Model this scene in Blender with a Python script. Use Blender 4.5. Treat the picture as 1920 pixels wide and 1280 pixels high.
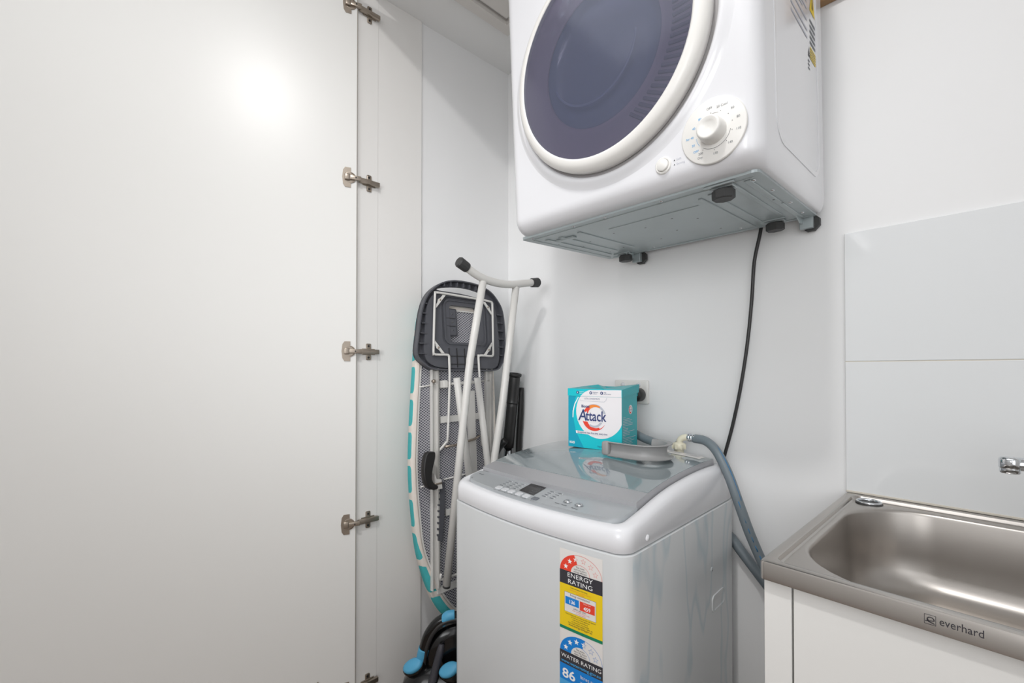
import bpy, bmesh, math, random
from mathutils import Vector, Matrix
random.seed(7)
SC = bpy.context.scene
COL = SC.collection
for o in list(bpy.data.objects):
    bpy.data.objects.remove(o)
R = math.radians

# ------------------------------------------------------------------ camera, world, lights, exposure
EYE = 1.1746
cam_data = bpy.data.cameras.new('camera')
cam = bpy.data.objects.new('camera', cam_data)
COL.objects.link(cam)
cam.location = (0, 0, EYE)
cam.rotation_euler = (R(90.6), 0, R(47.6))
cam_data.lens = 15.731
cam_data.sensor_width = 36
cam_data.shift_y = 0.02355
cam_data.clip_start = 0.02
SC.camera = cam

world = bpy.data.worlds.new('world')
SC.world = world
world.use_nodes = True
world.node_tree.nodes['Background'].inputs[0].default_value = (0.92, 0.95, 1.0, 1)
world.node_tree.nodes['Background'].inputs[1].default_value = 0.35


def area(name, loc, energy, size, color=(1, 1, 1), rot=(0, 0, 0), shape='DISK', size_y=None):
    l = bpy.data.lights.new(name, 'AREA')
    l.energy = energy
    l.shape = shape
    l.size = size
    if size_y:
        l.size_y = size_y
    l.color = color
    o = bpy.data.objects.new(name, l)
    o.location = loc
    o.rotation_euler = rot
    COL.objects.link(o)
    return o


area('downlight_lamp', (-0.27, -0.13, 2.70), 13.5, 0.12, (1.0, 0.985, 0.97))
area('overhead_fill', (-0.05, -0.45, 2.69), 10.5, 2.4, (0.95, 0.975, 1.0), (0, 0, 0), 'RECTANGLE', 1.2)  # added soft overhead fill for ambient light, no actual fitting
area('side_fill', (1.3, -0.4, 1.4), 9.5, 1.5, (0.95, 0.975, 1.0), (R(90), 0, R(58)), 'RECTANGLE', 1.8)  # added fill from the right, lifts the washer flank and walls
soft = area('corner_fill', (0.1, -1.1, 1.5), 2.5, 1.0, (0.97, 0.985, 1.0), (0, 0, 0), 'RECTANGLE', 1.0)  # added narrow-beam fill aimed at the back left corner
soft.rotation_euler = (Vector((-1.15, 1.2, 1.3)) - soft.location).to_track_quat('-Z', 'Y').to_euler()
soft.data.spread = R(52)

SC.view_settings.view_transform = 'Standard'
SC.view_settings.look = 'None'
SC.view_settings.exposure = 0.0
SC.view_settings.gamma = 1.0
SC.view_settings.use_curve_mapping = False


# ------------------------------------------------------------------ materials
def lin(c):
    return tuple((v / 12.92 if v <= 0.04045 else ((v + 0.055) / 1.055) ** 2.4) for v in c)


def hexc(h):
    return lin(tuple(int(h[i:i + 2], 16) / 255 for i in (0, 2, 4)))


def mat(name, color, rough=0.5, metal=0.0, spec=0.5, coat=0.0, noise=None, bump=None, alpha=None):
    """color: hex string. noise=(scale, amount, hex2) mixes a second tint; bump=(scale, strength)."""
    m = bpy.data.materials.new(name)
    m.use_nodes = True
    nt = m.node_tree
    b = nt.nodes['Principled BSDF']
    c = hexc(color)
    b.inputs['Base Color'].default_value = (*c, 1)
    b.inputs['Roughness'].default_value = rough
    b.inputs['Metallic'].default_value = metal
    b.inputs['Specular IOR Level'].default_value = spec
    b.inputs['Coat Weight'].default_value = coat
    b.inputs['Coat Roughness'].default_value = 0.06
    tc = nt.nodes.new('ShaderNodeTexCoord')
    if noise:
        n = nt.nodes.new('ShaderNodeTexNoise')
        n.inputs['Scale'].default_value = noise[0]
        n.inputs['Detail'].default_value = 4
        nt.links.new(tc.outputs['Object'], n.inputs['Vector'])
        mx = nt.nodes.new('ShaderNodeMix')
        mx.data_type = 'RGBA'
        mx.inputs[6].default_value = (*c, 1)
        mx.inputs[7].default_value = (*hexc(noise[2]), 1)
        mp = nt.nodes.new('ShaderNodeMapRange')
        mp.inputs[1].default_value = 0.45
        mp.inputs[2].default_value = 0.75
        mp.inputs[4].default_value = noise[1]
        nt.links.new(n.outputs['Fac'], mp.inputs[0])
        nt.links.new(mp.outputs[0], mx.inputs[0])
        nt.links.new(mx.outputs[2], b.inputs['Base Color'])
    if bump:
        n2 = nt.nodes.new('ShaderNodeTexNoise')
        n2.inputs['Scale'].default_value = bump[0]
        n2.inputs['Detail'].default_value = 3
        nt.links.new(tc.outputs['Object'], n2.inputs['Vector'])
        bp = nt.nodes.new('ShaderNodeBump')
        bp.inputs['Strength'].default_value = bump[1]
        bp.inputs['Distance'].default_value = 0.002
        nt.links.new(n2.outputs['Fac'], bp.inputs['Height'])
        nt.links.new(bp.outputs['Normal'], b.inputs['Normal'])
    return m


def bsdf(m):
    return m.node_tree.nodes['Principled BSDF']


M = {}
M['wall'] = mat('wall_paint', 'F2F2F2', 0.5, spec=0.3, bump=(180, 0.02))
M['ceiling'] = mat('ceiling_paint', 'F2F2F1', 0.35, spec=0.5)
M['side_panel'] = mat('side_panel_laminate', 'EFEDEA', 0.33, bump=(90, 0.02))
M['door'] = mat('door_laminate', 'ECEBE8', 0.34, spec=0.5)
M['edge'] = mat('board_edge', 'A59C90', 0.6)
M['floor'] = mat('floor_timber', '8F7B6B', 0.35, noise=(3, 0.6, '6E5A4A'))
M['tile'] = mat('splash_tile', 'E9EBEC', 0.07, spec=0.6)
M['sealant'] = mat('sealant', 'D9D2C6', 0.5)
M['white_plastic'] = mat('white_plastic', 'E1E1E4', 0.22, spec=0.5, coat=0.2)
M['washer_steel'] = mat('washer_painted_steel', 'D0D2D3', 0.24, spec=0.5, coat=0.15)
M['ivory'] = mat('ivory_plastic', 'E6E4E0', 0.3)
M['grey_panel'] = mat('silver_panel', 'B4B8BB', 0.32, metal=0.35)
M['lid_frame'] = mat('silver_lid_frame', 'A9A9AC', 0.3, metal=0.25)
M['lid_glass'] = mat('lid_glass', '868F92', 0.05, spec=0.7, coat=0.6)
M['dark'] = mat('dark_plastic', '2A2929', 0.38)
M['black'] = mat('black_gloss', '0D0D0E', 0.16, spec=0.5)
M['rubber'] = mat('dark_rubber', '3A3A3A', 0.55)
M['galv'] = mat('galvanised_steel', 'B2BBBD', 0.36, metal=0.35, noise=(9, 0.35, '9DA6A6'))
M['nickel'] = mat('nickel', 'A89D91', 0.33, metal=0.85)
M['chrome'] = mat('chrome', 'D5D8DB', 0.07, metal=1.0)
M['steel'] = mat('stainless_steel', 'B8B3AE', 0.33, metal=0.95, noise=(5, 0.25, 'A29C97'))
M['hose'] = mat('grey_hose', '737D83', 0.42)
M['hose_blue'] = mat('hose_blue_line', '2F6E9A', 0.45)
M['guide'] = mat('grey_guide', '939393', 0.42)
M['cream'] = mat('cream_plastic', 'DFDAC4', 0.4)
M['tube_white'] = mat('white_powder_coat', 'D8D6D2', 0.33)
M['tray'] = mat('charcoal_tray', '525359', 0.45)
M['grip'] = mat('black_grip', '1D1C1C', 0.5)
M['blue_grip'] = mat('blue_grip', '4FA0C6', 0.45)
M['hem'] = mat('cream_hem', 'DCD3CA', 0.8, bump=(260, 0.5))
M['gasket'] = mat('grey_gasket', '9A9797', 0.5)
M['ink'] = mat('ink_black', '35343A', 0.5)
M['ink_grey'] = mat('ink_grey', '6C7076', 0.5)
M['ink_navy'] = mat('ink_navy', '333F73', 0.45)
M['ink_white'] = mat('ink_white', 'F2F2F2', 0.4)
M['ink_red'] = mat('ink_red', 'E4432F', 0.45)
M['ink_orange'] = mat('ink_orange', 'EE8A3C', 0.45)
M['scuff'] = mat('scuff_grey', 'B9BBBD', 0.5)
M['button_grey'] = mat('button_grey', 'CDCED1', 0.35)
M['ink_silver'] = mat('ink_silver', 'B9BCC6', 0.45)
M['ink_blue'] = mat('ink_blue', '0F7FD2', 0.45)
M['ink_sky'] = mat('ink_sky', '4DA6DE', 0.45)
M['ink_yellow'] = mat('ink_yellow', 'EDCB1C', 0.45)
M['ink_green'] = mat('ink_green', '0E7F5C', 0.45)
M['paper'] = mat('label_paper', 'E2DEDA', 0.45)
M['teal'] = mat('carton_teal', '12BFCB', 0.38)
M['teal_deep'] = mat('carton_teal_deep', '089DB8', 0.38)
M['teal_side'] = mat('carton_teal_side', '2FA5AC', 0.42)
M['carton_white'] = mat('carton_white', 'E9E6E8', 0.38)
M['timber'] = mat('batten_timber', 'A9865F', 0.6, noise=(14, 0.5, '8D6B47'))
M['screen'] = mat('display_screen', '1B1718', 0.12)

# tinted dryer window: a thin tinted sheet, part see-through and part mirror-like
m = bpy.data.materials.new('tinted_window')
m.use_nodes = True
nt = m.node_tree
nt.nodes.clear()
out = nt.nodes.new('ShaderNodeOutputMaterial')
tr = nt.nodes.new('ShaderNodeBsdfTransparent')
tr.inputs[0].default_value = (*hexc('D3D0DB'), 1)
gl = nt.nodes.new('ShaderNodeBsdfGlossy')
gl.inputs['Roughness'].default_value = 0.16
gl.inputs[0].default_value = (0.9, 0.92, 1, 1)
df = nt.nodes.new('ShaderNodeBsdfDiffuse')
df.inputs[0].default_value = (*hexc('737889'), 1)
fr = nt.nodes.new('ShaderNodeFresnel')
fr.inputs[0].default_value = 1.5
tcn = nt.nodes.new('ShaderNodeTexCoord')
nz = nt.nodes.new('ShaderNodeTexNoise')
nz.inputs['Scale'].default_value = 22
nz.inputs['Detail'].default_value = 7
nz.inputs['Roughness'].default_value = 0.7
nt.links.new(tcn.outputs['Object'], nz.inputs['Vector'])
sp = nt.nodes.new('ShaderNodeSeparateXYZ')
nt.links.new(tcn.outputs['Object'], sp.inputs[0])
hgt = nt.nodes.new('ShaderNodeMapRange')
hgt.inputs[1].default_value = 0.36
hgt.inputs[2].default_value = 0.46
nt.links.new(sp.outputs['Z'], hgt.inputs[0])
dst = nt.nodes.new('ShaderNodeMapRange')
dst.inputs[1].default_value = 0.52
dst.inputs[2].default_value = 0.72
dst.inputs[4].default_value = 0.5
nt.links.new(nz.outputs['Fac'], dst.inputs[0])
mul = nt.nodes.new('ShaderNodeMath')
mul.operation = 'MULTIPLY'
nt.links.new(hgt.outputs[0], mul.inputs[0])
nt.links.new(dst.outputs[0], mul.inputs[1])
add = nt.nodes.new('ShaderNodeMath')
add.operation = 'ADD'
add.inputs[1].default_value = 0.30
nt.links.new(mul.outputs[0], add.inputs[0])
m1 = nt.nodes.new('ShaderNodeMixShader')
nt.links.new(add.outputs[0], m1.inputs[0])
nt.links.new(tr.outputs[0], m1.inputs[1])
nt.links.new(df.outputs[0], m1.inputs[2])
m2 = nt.nodes.new('ShaderNodeMixShader')
nt.links.new(fr.outputs[0], m2.inputs[0])
nt.links.new(m1.outputs[0], m2.inputs[1])
nt.links.new(gl.outputs[0], m2.inputs[2])
nt.links.new(m2.outputs[0], out.inputs[0])
M['window'] = m
M['purple_inner'] = mat('purple_inner', 'AFA2B3', 0.4)
M['purple_slot'] = mat('purple_slot', '807A8E', 0.5)
M['bowl_reflection'] = mat('drum_reflection', '9AA7C2', 0.35)  # pale tone for the painted reflection in the bowl
M['bowl'] = mat('bowl_glass', '8A96AE', 0.12, spec=0.6)

M['vent'] = mat('vent_plastic', 'DAD6D1', 0.5)

# dried water drips on the washer's right flank only
m = M['washer_steel']
nt = m.node_tree
tcn = nt.nodes.new('ShaderNodeTexCoord')
mpn = nt.nodes.new('ShaderNodeMapping')
mpn.inputs['Scale'].default_value = (6, 7.5, 2.2)
nt.links.new(tcn.outputs['Object'], mpn.inputs[0])
nb = nt.nodes.new('ShaderNodeTexNoise')
nb.inputs['Scale'].default_value = 1.6
nb.inputs['Detail'].default_value = 1.5
nt.links.new(mpn.outputs[0], nb.inputs['Vector'])
cr = nt.nodes.new('ShaderNodeValToRGB')
cr.color_ramp.elements[0].position = 0.50
cr.color_ramp.elements[0].color = (0, 0, 0, 1)
cr.color_ramp.elements[1].position = 0.60
cr.color_ramp.elements[1].color = (0, 0, 0, 1)
e_ = cr.color_ramp.elements.new(0.545)
e_.color = (1, 1, 1, 1)
nt.links.new(nb.outputs['Fac'], cr.inputs[0])
sp = nt.nodes.new('ShaderNodeSeparateXYZ')
nt.links.new(tcn.outputs['Object'], sp.inputs[0])
gt = nt.nodes.new('ShaderNodeMath')
gt.operation = 'GREATER_THAN'
gt.inputs[1].default_value = 0.2385
nt.links.new(sp.outputs['X'], gt.inputs[0])
ml = nt.nodes.new('ShaderNodeMath')
ml.operation = 'MULTIPLY'
nt.links.new(gt.outputs[0], ml.inputs[0])
nt.links.new(cr.outputs[0], ml.inputs[1])
mx = nt.nodes.new('ShaderNodeMix')
mx.data_type = 'RGBA'
mx.inputs[6].default_value = bsdf(m).inputs['Base Color'].default_value
mx.inputs[7].default_value = (*hexc('BCC6CB'), 1)
nt.links.new(ml.outputs[0], mx.inputs[0])
nt.links.new(mx.outputs[2], bsdf(m).inputs['Base Color'])

# expanded metal underside: white diamond wires over dark padding (each diamond is about 5 px)
m = mat('expanded_metal', '4C4D55', 0.6)
nt = m.node_tree
tcn = nt.nodes.new('ShaderNodeTexCoord')
sp = nt.nodes.new('ShaderNodeSeparateXYZ')
nt.links.new(tcn.outputs['Object'], sp.inputs[0])


def mth(op, a, b=None):
    n = nt.nodes.new('ShaderNodeMath')
    n.operation = op
    for i, v in enumerate((a, b)):
        if v is None:
            continue
        if isinstance(v, (int, float)):
            n.inputs[i].default_value = v
        else:
            nt.links.new(v, n.inputs[i])
    return n.outputs[0]


px_ = mth('MULTIPLY', sp.outputs['X'], 1 / 0.0125)
py_ = mth('MULTIPLY', sp.outputs['Y'], 1 / 0.0088)
d1 = mth('ABSOLUTE', mth('SUBTRACT', mth('FRACT', mth('ADD', mth('ADD', px_, py_), 500)), 0.5))
d2 = mth('ABSOLUTE', mth('SUBTRACT', mth('FRACT', mth('ADD', mth('SUBTRACT', px_, py_), 500)), 0.5))
wire = mth('LESS_THAN', mth('MINIMUM', d1, d2), 0.11)
mx = nt.nodes.new('ShaderNodeMix')
mx.data_type = 'RGBA'
mx.inputs[6].default_value = (*hexc('54555E'), 1)
mx.inputs[7].default_value = (*hexc('C9C8CC'), 1)
nt.links.new(wire, mx.inputs[0])
nt.links.new(mx.outputs[2], bsdf(m).inputs['Base Color'])
M['mesh'] = m

# cover fabric: teal rounded blocks with cream lines between them
m = mat('cover_fabric', '4FB3B6', 0.85, bump=(300, 0.4))
nt = m.node_tree
tcn = nt.nodes.new('ShaderNodeTexCoord')
sp = nt.nodes.new('ShaderNodeSeparateXYZ')
nt.links.new(tcn.outputs['Object'], sp.inputs[0])
nzz = nt.nodes.new('ShaderNodeTexNoise')
nzz.inputs['Scale'].default_value = 18
nt.links.new(tcn.outputs['Object'], nzz.inputs['Vector'])
yy = mth('ADD', sp.outputs['Y'], mth('MULTIPLY', mth('SUBTRACT', nzz.outputs['Fac'], 0.5), 0.012))
fy = mth('FRACT', mth('ADD', mth('DIVIDE', yy, 0.107), 20.13))
low = nt.nodes.new('ShaderNodeMapRange')          # towards the nose the print runs further round onto the underside
low.inputs[1].default_value = -0.54
low.inputs[2].default_value = -0.80
nt.links.new(sp.outputs['Y'], low.inputs[0])
lw = low.outputs[0]
zz = mth('SUBTRACT', sp.outputs['Z'], mth('MULTIPLY', lw, 0.02))
uu = mth('ABSOLUTE', mth('DIVIDE', mth('SUBTRACT', fy, 0.6), 0.41))
vv = mth('ABSOLUTE', mth('DIVIDE', mth('ADD', zz, 0.0205), 0.0175))
bar = mth('GREATER_THAN', mth('ADD', mth('POWER', uu, 5.0), mth('POWER', vv, 4.0)), 1.0)
rim = mth('GREATER_THAN', zz, -0.0035)
cr = mth('MAXIMUM', bar, rim)
mx = nt.nodes.new('ShaderNodeMix')
mx.data_type = 'RGBA'
mx.inputs[6].default_value = (*hexc('45AFB2'), 1)
mx.inputs[7].default_value = (*hexc('DDD5CC'), 1)
nt.links.new(cr, mx.inputs[0])
nt.links.new(mx.outputs[2], bsdf(m).inputs['Base Color'])
M['cover'] = m

# brushed steel bowl gets small rust and water specks
m = M['steel']
nt = m.node_tree
b = bsdf(m)
tcn = nt.nodes.new('ShaderNodeTexCoord')
mpn = nt.nodes.new('ShaderNodeMapping')
mpn.inputs['Scale'].default_value = (4, 4, 400)
nt.links.new(tcn.outputs['Object'], mpn.inputs[0])
nb = nt.nodes.new('ShaderNodeTexNoise')
nb.inputs['Scale'].default_value = 3
nt.links.new(mpn.outputs[0], nb.inputs['Vector'])
bpn = nt.nodes.new('ShaderNodeBump')
bpn.inputs['Strength'].default_value = 0.05
bpn.inputs['Distance'].default_value = 0.001
nt.links.new(nb.outputs['Fac'], bpn.inputs['Height'])
nt.links.new(bpn.outputs['Normal'], b.inputs['Normal'])
vo = nt.nodes.new('ShaderNodeTexVoronoi')
vo.inputs['Scale'].default_value = 38
nt.links.new(tcn.outputs['Object'], vo.inputs['Vector'])
spk = mth('LESS_THAN', vo.outputs['Distance'], 0.13)
old = b.inputs['Base Color'].links[0].from_socket
mx = nt.nodes.new('ShaderNodeMix')
mx.data_type = 'RGBA'
mx.inputs[7].default_value = (*hexc('74675B'), 1)
nt.links.new(old, mx.inputs[6])
nt.links.new(mth('MULTIPLY', spk, 0.8), mx.inputs[0])
M['steel_bowl'] = m
M['steel_plain'] = mat('stainless_rim', 'BAB5B0', 0.26, metal=1.0, noise=(5, 0.2, 'A6A09B'))


# ------------------------------------------------------------------ mesh helpers
class MB:
    def __init__(self):
        self.bm = bmesh.new()
        self.mats = []

    def mi(self, key):
        if key not in self.mats:
            self.mats.append(key)
        return self.mats.index(key)

    def face(self, vs, key, smooth=False):
        try:
            f = self.bm.faces.new(vs)
        except ValueError:
            return None
        f.material_index = self.mi(key)
        f.smooth = smooth
        return f

    def box(self, lo, hi, key, bevel=0.0, seg=2, mtx=None, taper=None):
        x0, y0, z0 = lo
        x1, y1, z1 = hi
        b2 = bmesh.new()
        bmesh.ops.create_cube(b2, size=1)
        for v in b2.verts:
            v.co = Vector((x0 + (v.co.x + .5) * (x1 - x0), y0 + (v.co.y + .5) * (y1 - y0), z0 + (v.co.z + .5) * (z1 - z0)))
        if bevel:
            bmesh.ops.bevel(b2, geom=b2.edges[:], offset=bevel, segments=seg, affect='EDGES', profile=0.5)
        self.merge(b2, key, mtx, smooth=bool(bevel) and seg > 2)

    def merge(self, b2, key, mtx=None, smooth=False):
        mp = {}
        for v in b2.verts:
            mp[v] = self.bm.verts.new(mtx @ v.co if mtx else v.co)
        for f in b2.faces:
            self.face([mp[v] for v in f.verts], key, smooth)
        b2.free()

    def loft(self, loops, key, closed=True, cap0=False, cap1=False, smooth=True, keys=None):
        rows = [[self.bm.verts.new(p) for p in lp] for lp in loops]
        n = len(rows[0])
        for i in range(len(rows) - 1):
            k = keys[i] if keys else key
            for j in range(n if closed else n - 1):
                a, b_ = rows[i][j], rows[i][(j + 1) % n]
                c, d = rows[i + 1][(j + 1) % n], rows[i + 1][j]
                self.face([a, b_, c, d], k, smooth)
        if cap0:
            self.face(list(reversed(rows[0])), key)
        if cap1:
            self.face(rows[-1], key)
        return rows

    def tube(self, pts, r, key, seg=12, cap=True, spline=0, smooth=True):
        pts = [Vector(p) for p in pts]
        rs = r if isinstance(r, (list, tuple)) else [r] * len(pts)
        if spline:
            P, RR = [], []
            for i in range(len(pts) - 1):
                p0, p1, p2 = pts[max(i - 1, 0)], pts[i], pts[i + 1]
                p3 = pts[min(i + 2, len(pts) - 1)]
                for k in range(spline):
                    t = k / spline
                    P.append(0.5 * ((2 * p1) + (-p0 + p2) * t + (2 * p0 - 5 * p1 + 4 * p2 - p3) * t * t + (-p0 + 3 * p1 - 3 * p2 + p3) * t ** 3))
                    RR.append(rs[i] * (1 - t) + rs[i + 1] * t)
            P.append(pts[-1])
            RR.append(rs[-1])
            pts, rs = P, RR
        loops = []
        up = None
        for i, p in enumerate(pts):
            t = (pts[min(i + 1, len(pts) - 1)] - pts[max(i - 1, 0)]).normalized()
            if up is None:
                up = Vector((0, 0, 1)) if abs(t.z) < 0.9 else Vector((1, 0, 0))
            s = t.cross(up).normalized()
            up = s.cross(t).normalized()
            loops.append([p + (s * math.cos(2 * math.pi * k / seg) + up * math.sin(2 * math.pi * k / seg)) * rs[i] for k in range(seg)])
        self.loft(loops, key, cap0=cap, cap1=cap, smooth=smooth)

    def lathe(self, prof, key, mtx=None, seg=48, a0=0.0, a1=2 * math.pi, keys=None, smooth=True):
        """prof: (radius, height) pairs turned round local z; mtx places it."""
        full = abs(a1 - a0 - 2 * math.pi) < 1e-6
        n = seg if full else seg + 1
        loops = []
        for r, h in prof:
            lp = []
            for k in range(n):
                a = a0 + (a1 - a0) * k / seg
                p = Vector((r * math.cos(a), r * math.sin(a), h))
                lp.append(mtx @ p if mtx else p)
            loops.append(lp)
        return self.loft(loops, key, closed=full, smooth=smooth, keys=keys)

    def plate(self, outer, holes, z0, z1, key, mtx=None):
        """flat outline with holes, thickness z0..z1 along local z."""
        b2 = bmesh.new()
        edges = []
        for lp in [outer] + holes:
            vs = [b2.verts.new((p[0], p[1], z0)) for p in lp]
            edges += [b2.edges.new((vs[i], vs[(i + 1) % len(vs)])) for i in range(len(vs))]
        bmesh.ops.triangle_fill(b2, use_beauty=True, use_dissolve=False, edges=edges, normal=(0, 0, 1))
        fs = b2.faces[:]
        r = bmesh.ops.extrude_face_region(b2, geom=fs)
        for v in [g for g in r['geom'] if isinstance(g, bmesh.types.BMVert)]:
            v.co.z = z1
        bmesh.ops.recalc_face_normals(b2, faces=b2.faces[:])
        self.merge(b2, key, mtx)

    def prism(self, outline, z0, z1, key, mtx=None, smooth=False):
        lo = [Vector((p[0], p[1], z0)) for p in outline]
        hi = [Vector((p[0], p[1], z1)) for p in outline]
        if mtx:
            lo = [mtx @ p for p in lo]
            hi = [mtx @ p for p in hi]
        a = [self.bm.verts.new(p) for p in lo]
        b_ = [self.bm.verts.new(p) for p in hi]
        n = len(a)
        for i in range(n):
            self.face([a[i], a[(i + 1) % n], b_[(i + 1) % n], b_[i]], key, smooth)
        self.face(list(reversed(a)), key)
        self.face(b_, key)

    def poly(self, pts, key, fn=None):
        self.face([self.bm.verts.new(fn(*p) if fn else p) for p in pts], key)

    def text(self, s, size, fn, key, align='LEFT', bold=0.0, width=None, shear=0.0):
        c = bpy.data.curves.new('lettering', 'FONT')
        c.body = s
        c.size = size
        c.align_x = align
        c.resolution_u = 3
        c.offset = bold
        c.shear = shear
        o = bpy.data.objects.new('lettering', c)
        COL.objects.link(o)
        bpy.context.view_layer.update()
        me = bpy.data.meshes.new_from_object(o.evaluated_get(bpy.context.evaluated_depsgraph_get()))
        sx = 1.0
        if width:
            xs = [v.co.x for v in me.vertices] or [0, 1]
            sx = width / max(1e-6, max(xs) - min(xs))
        vs = [self.bm.verts.new(fn(v.co.x * sx, v.co.y)) for v in me.vertices]
        for p in me.polygons:
            self.face([vs[i] for i in p.vertices], key)
        bpy.data.objects.remove(o)
        bpy.data.curves.remove(c)
        bpy.data.meshes.remove(me)

    def obj(self, name, parent=None, recalc=True, auto=None, **kw):
        if recalc:
            bmesh.ops.recalc_face_normals(self.bm, faces=self.bm.faces[:])
        me = bpy.data.meshes.new(name)
        self.bm.to_mesh(me)
        self.bm.free()
        for k in self.mats:
            me.materials.append(M[k])
        if auto:
            me.polygons.foreach_set('use_smooth', [True] * len(me.polygons))
            me.set_sharp_from_angle(angle=R(auto))
        o = bpy.data.objects.new(name, me)
        COL.objects.link(o)
        if parent:
            o.parent = parent
        for k, v in kw.items():
            o[k] = v
        return o


def thing(name, label, category, loc=(0, 0, 0), rot=(0, 0, 0), group=None, scale=1.0):
    o = bpy.data.objects.new(name, None)
    o.empty_display_size = 0.05
    COL.objects.link(o)
    o.location = loc
    o.rotation_euler = rot
    o.scale = (scale,) * 3
    o['label'] = label
    o['category'] = category
    if group:
        o['group'] = group
    return o


def rrect(cx, cy, hx, hy, r, n=8):
    """rounded rectangle, n+1 points per corner, anticlockwise from the right side."""
    pts = []
    for (sx, sy, a) in ((1, 1, 0), (-1, 1, 90), (-1, -1, 180), (1, -1, 270)):
        for k in range(n + 1):
            t = R(a + 90 * k / n)
            pts.append((cx + sx * (hx - r) + r * math.cos(t), cy + sy * (hy - r) + r * math.sin(t)))
    return pts


def struct(mb, name, parent=None, **kw):
    return mb.obj(name, parent, kind='structure', **kw)


def sbox(name, lo, hi, key, bevel=0.0):
    mb = MB()
    mb.box(lo, hi, key, bevel)
    return struct(mb, name)


# ------------------------------------------------------------------ the room
WALLY = 1.254
LEFTX = -1.396
CEIL = 2.421
sbox('floor', (-2.3, -1.5, -0.05), (1.6, 1.35, 0.0), 'floor')
sbox('ceiling', (-2.3, 0.60, CEIL), (1.6, 1.35, CEIL + 0.06), 'ceiling')
sbox('ceiling', (-2.3, -1.5, 2.72), (1.6, 0.62, 2.78), 'ceiling')
sbox('wall_bulkhead', (-2.3, 0.60, CEIL + 0.06), (1.6, 0.66, 2.74), 'wall')
sbox('wall_back', (-1.5, WALLY, 0.0), (1.6, WALLY + 0.09, CEIL), 'wall')
sbox('wall_left', (LEFTX - 0.1, 0.592, 0.0), (LEFTX, WALLY, CEIL), 'wall')
sbox('wall_hall_left', (-2.3, -1.5, 0.0), (-2.2, 0.62, 2.72), 'wall')
sbox('wall_closet_front', (-2.2, 0.62, 0.0), (LEFTX - 0.1, 0.70, CEIL), 'wall')
sbox('wall_hall_front', (-2.2, -1.5, 0.0), (1.5, -1.4, 2.72), 'wall')
sbox('wall_right', (1.5, -1.5, 0.0), (1.6, WALLY, 2.72), 'wall')
# the side panel and the strip that carries the hinges
mb = MB()
mb.box((LEFTX, 0.6663, 0.0), (-1.389, 0.8325, CEIL), 'side_panel', 0.0006, 1)
struct(mb, 'trim_1')
mb = MB()
mb.box((LEFTX, 0.593, 0.0), (-1.388, 0.6663, CEIL), 'side_panel', 0.0003, 1)
struct(mb, 'trim_2')

# the open cupboard door, swung past square, with its hinges
DOOR_ROT = R(-20)
door = bpy.data.objects.new('door_1', None)
COL.objects.link(door)
door.location = (-1.377, 0.591, 0.0)
door.rotation_euler = (0, 0, R(-90 - 17.6))      # local +x runs along the door away from the hinges, local +y faces the room
door['kind'] = 'structure'
mb = MB()
mb.box((0.001, -0.018, 0.03), (0.86, 0.0, CEIL - 0.012), 'door', 0.0008, 1)
mb.obj('leaf', door)
mb = MB()
mb.box((0.0, -0.0175, 0.03), (0.001, -0.0005, CEIL - 0.012), 'edge')
mb.obj('edge_strip', door)
mb = MB()
mb.plate(rrect(0.836, 1.2347, 0.0135, 0.0225, 0.003, 3), [], 0.0, 0.0018, 'galv',
         Matrix(((1, 0, 0, 0), (0, 0, 1, 0), (0, 1, 0, 0), (0, 0, 0, 1))))
cp = mb.obj('catch_plate', door, label='small grey metal catch plate')
for zz in (1.2237, 1.246):
    mb = MB()
    mb.lathe([(0.0, 0.0026), (0.0028, 0.0026), (0.0034, 0.0018)], 'rubber', Matrix.Translation((0.833, 0, zz)) @ Matrix.Rotation(R(-90), 4, 'X'), 10)
    mb.obj('screw', cp)


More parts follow.
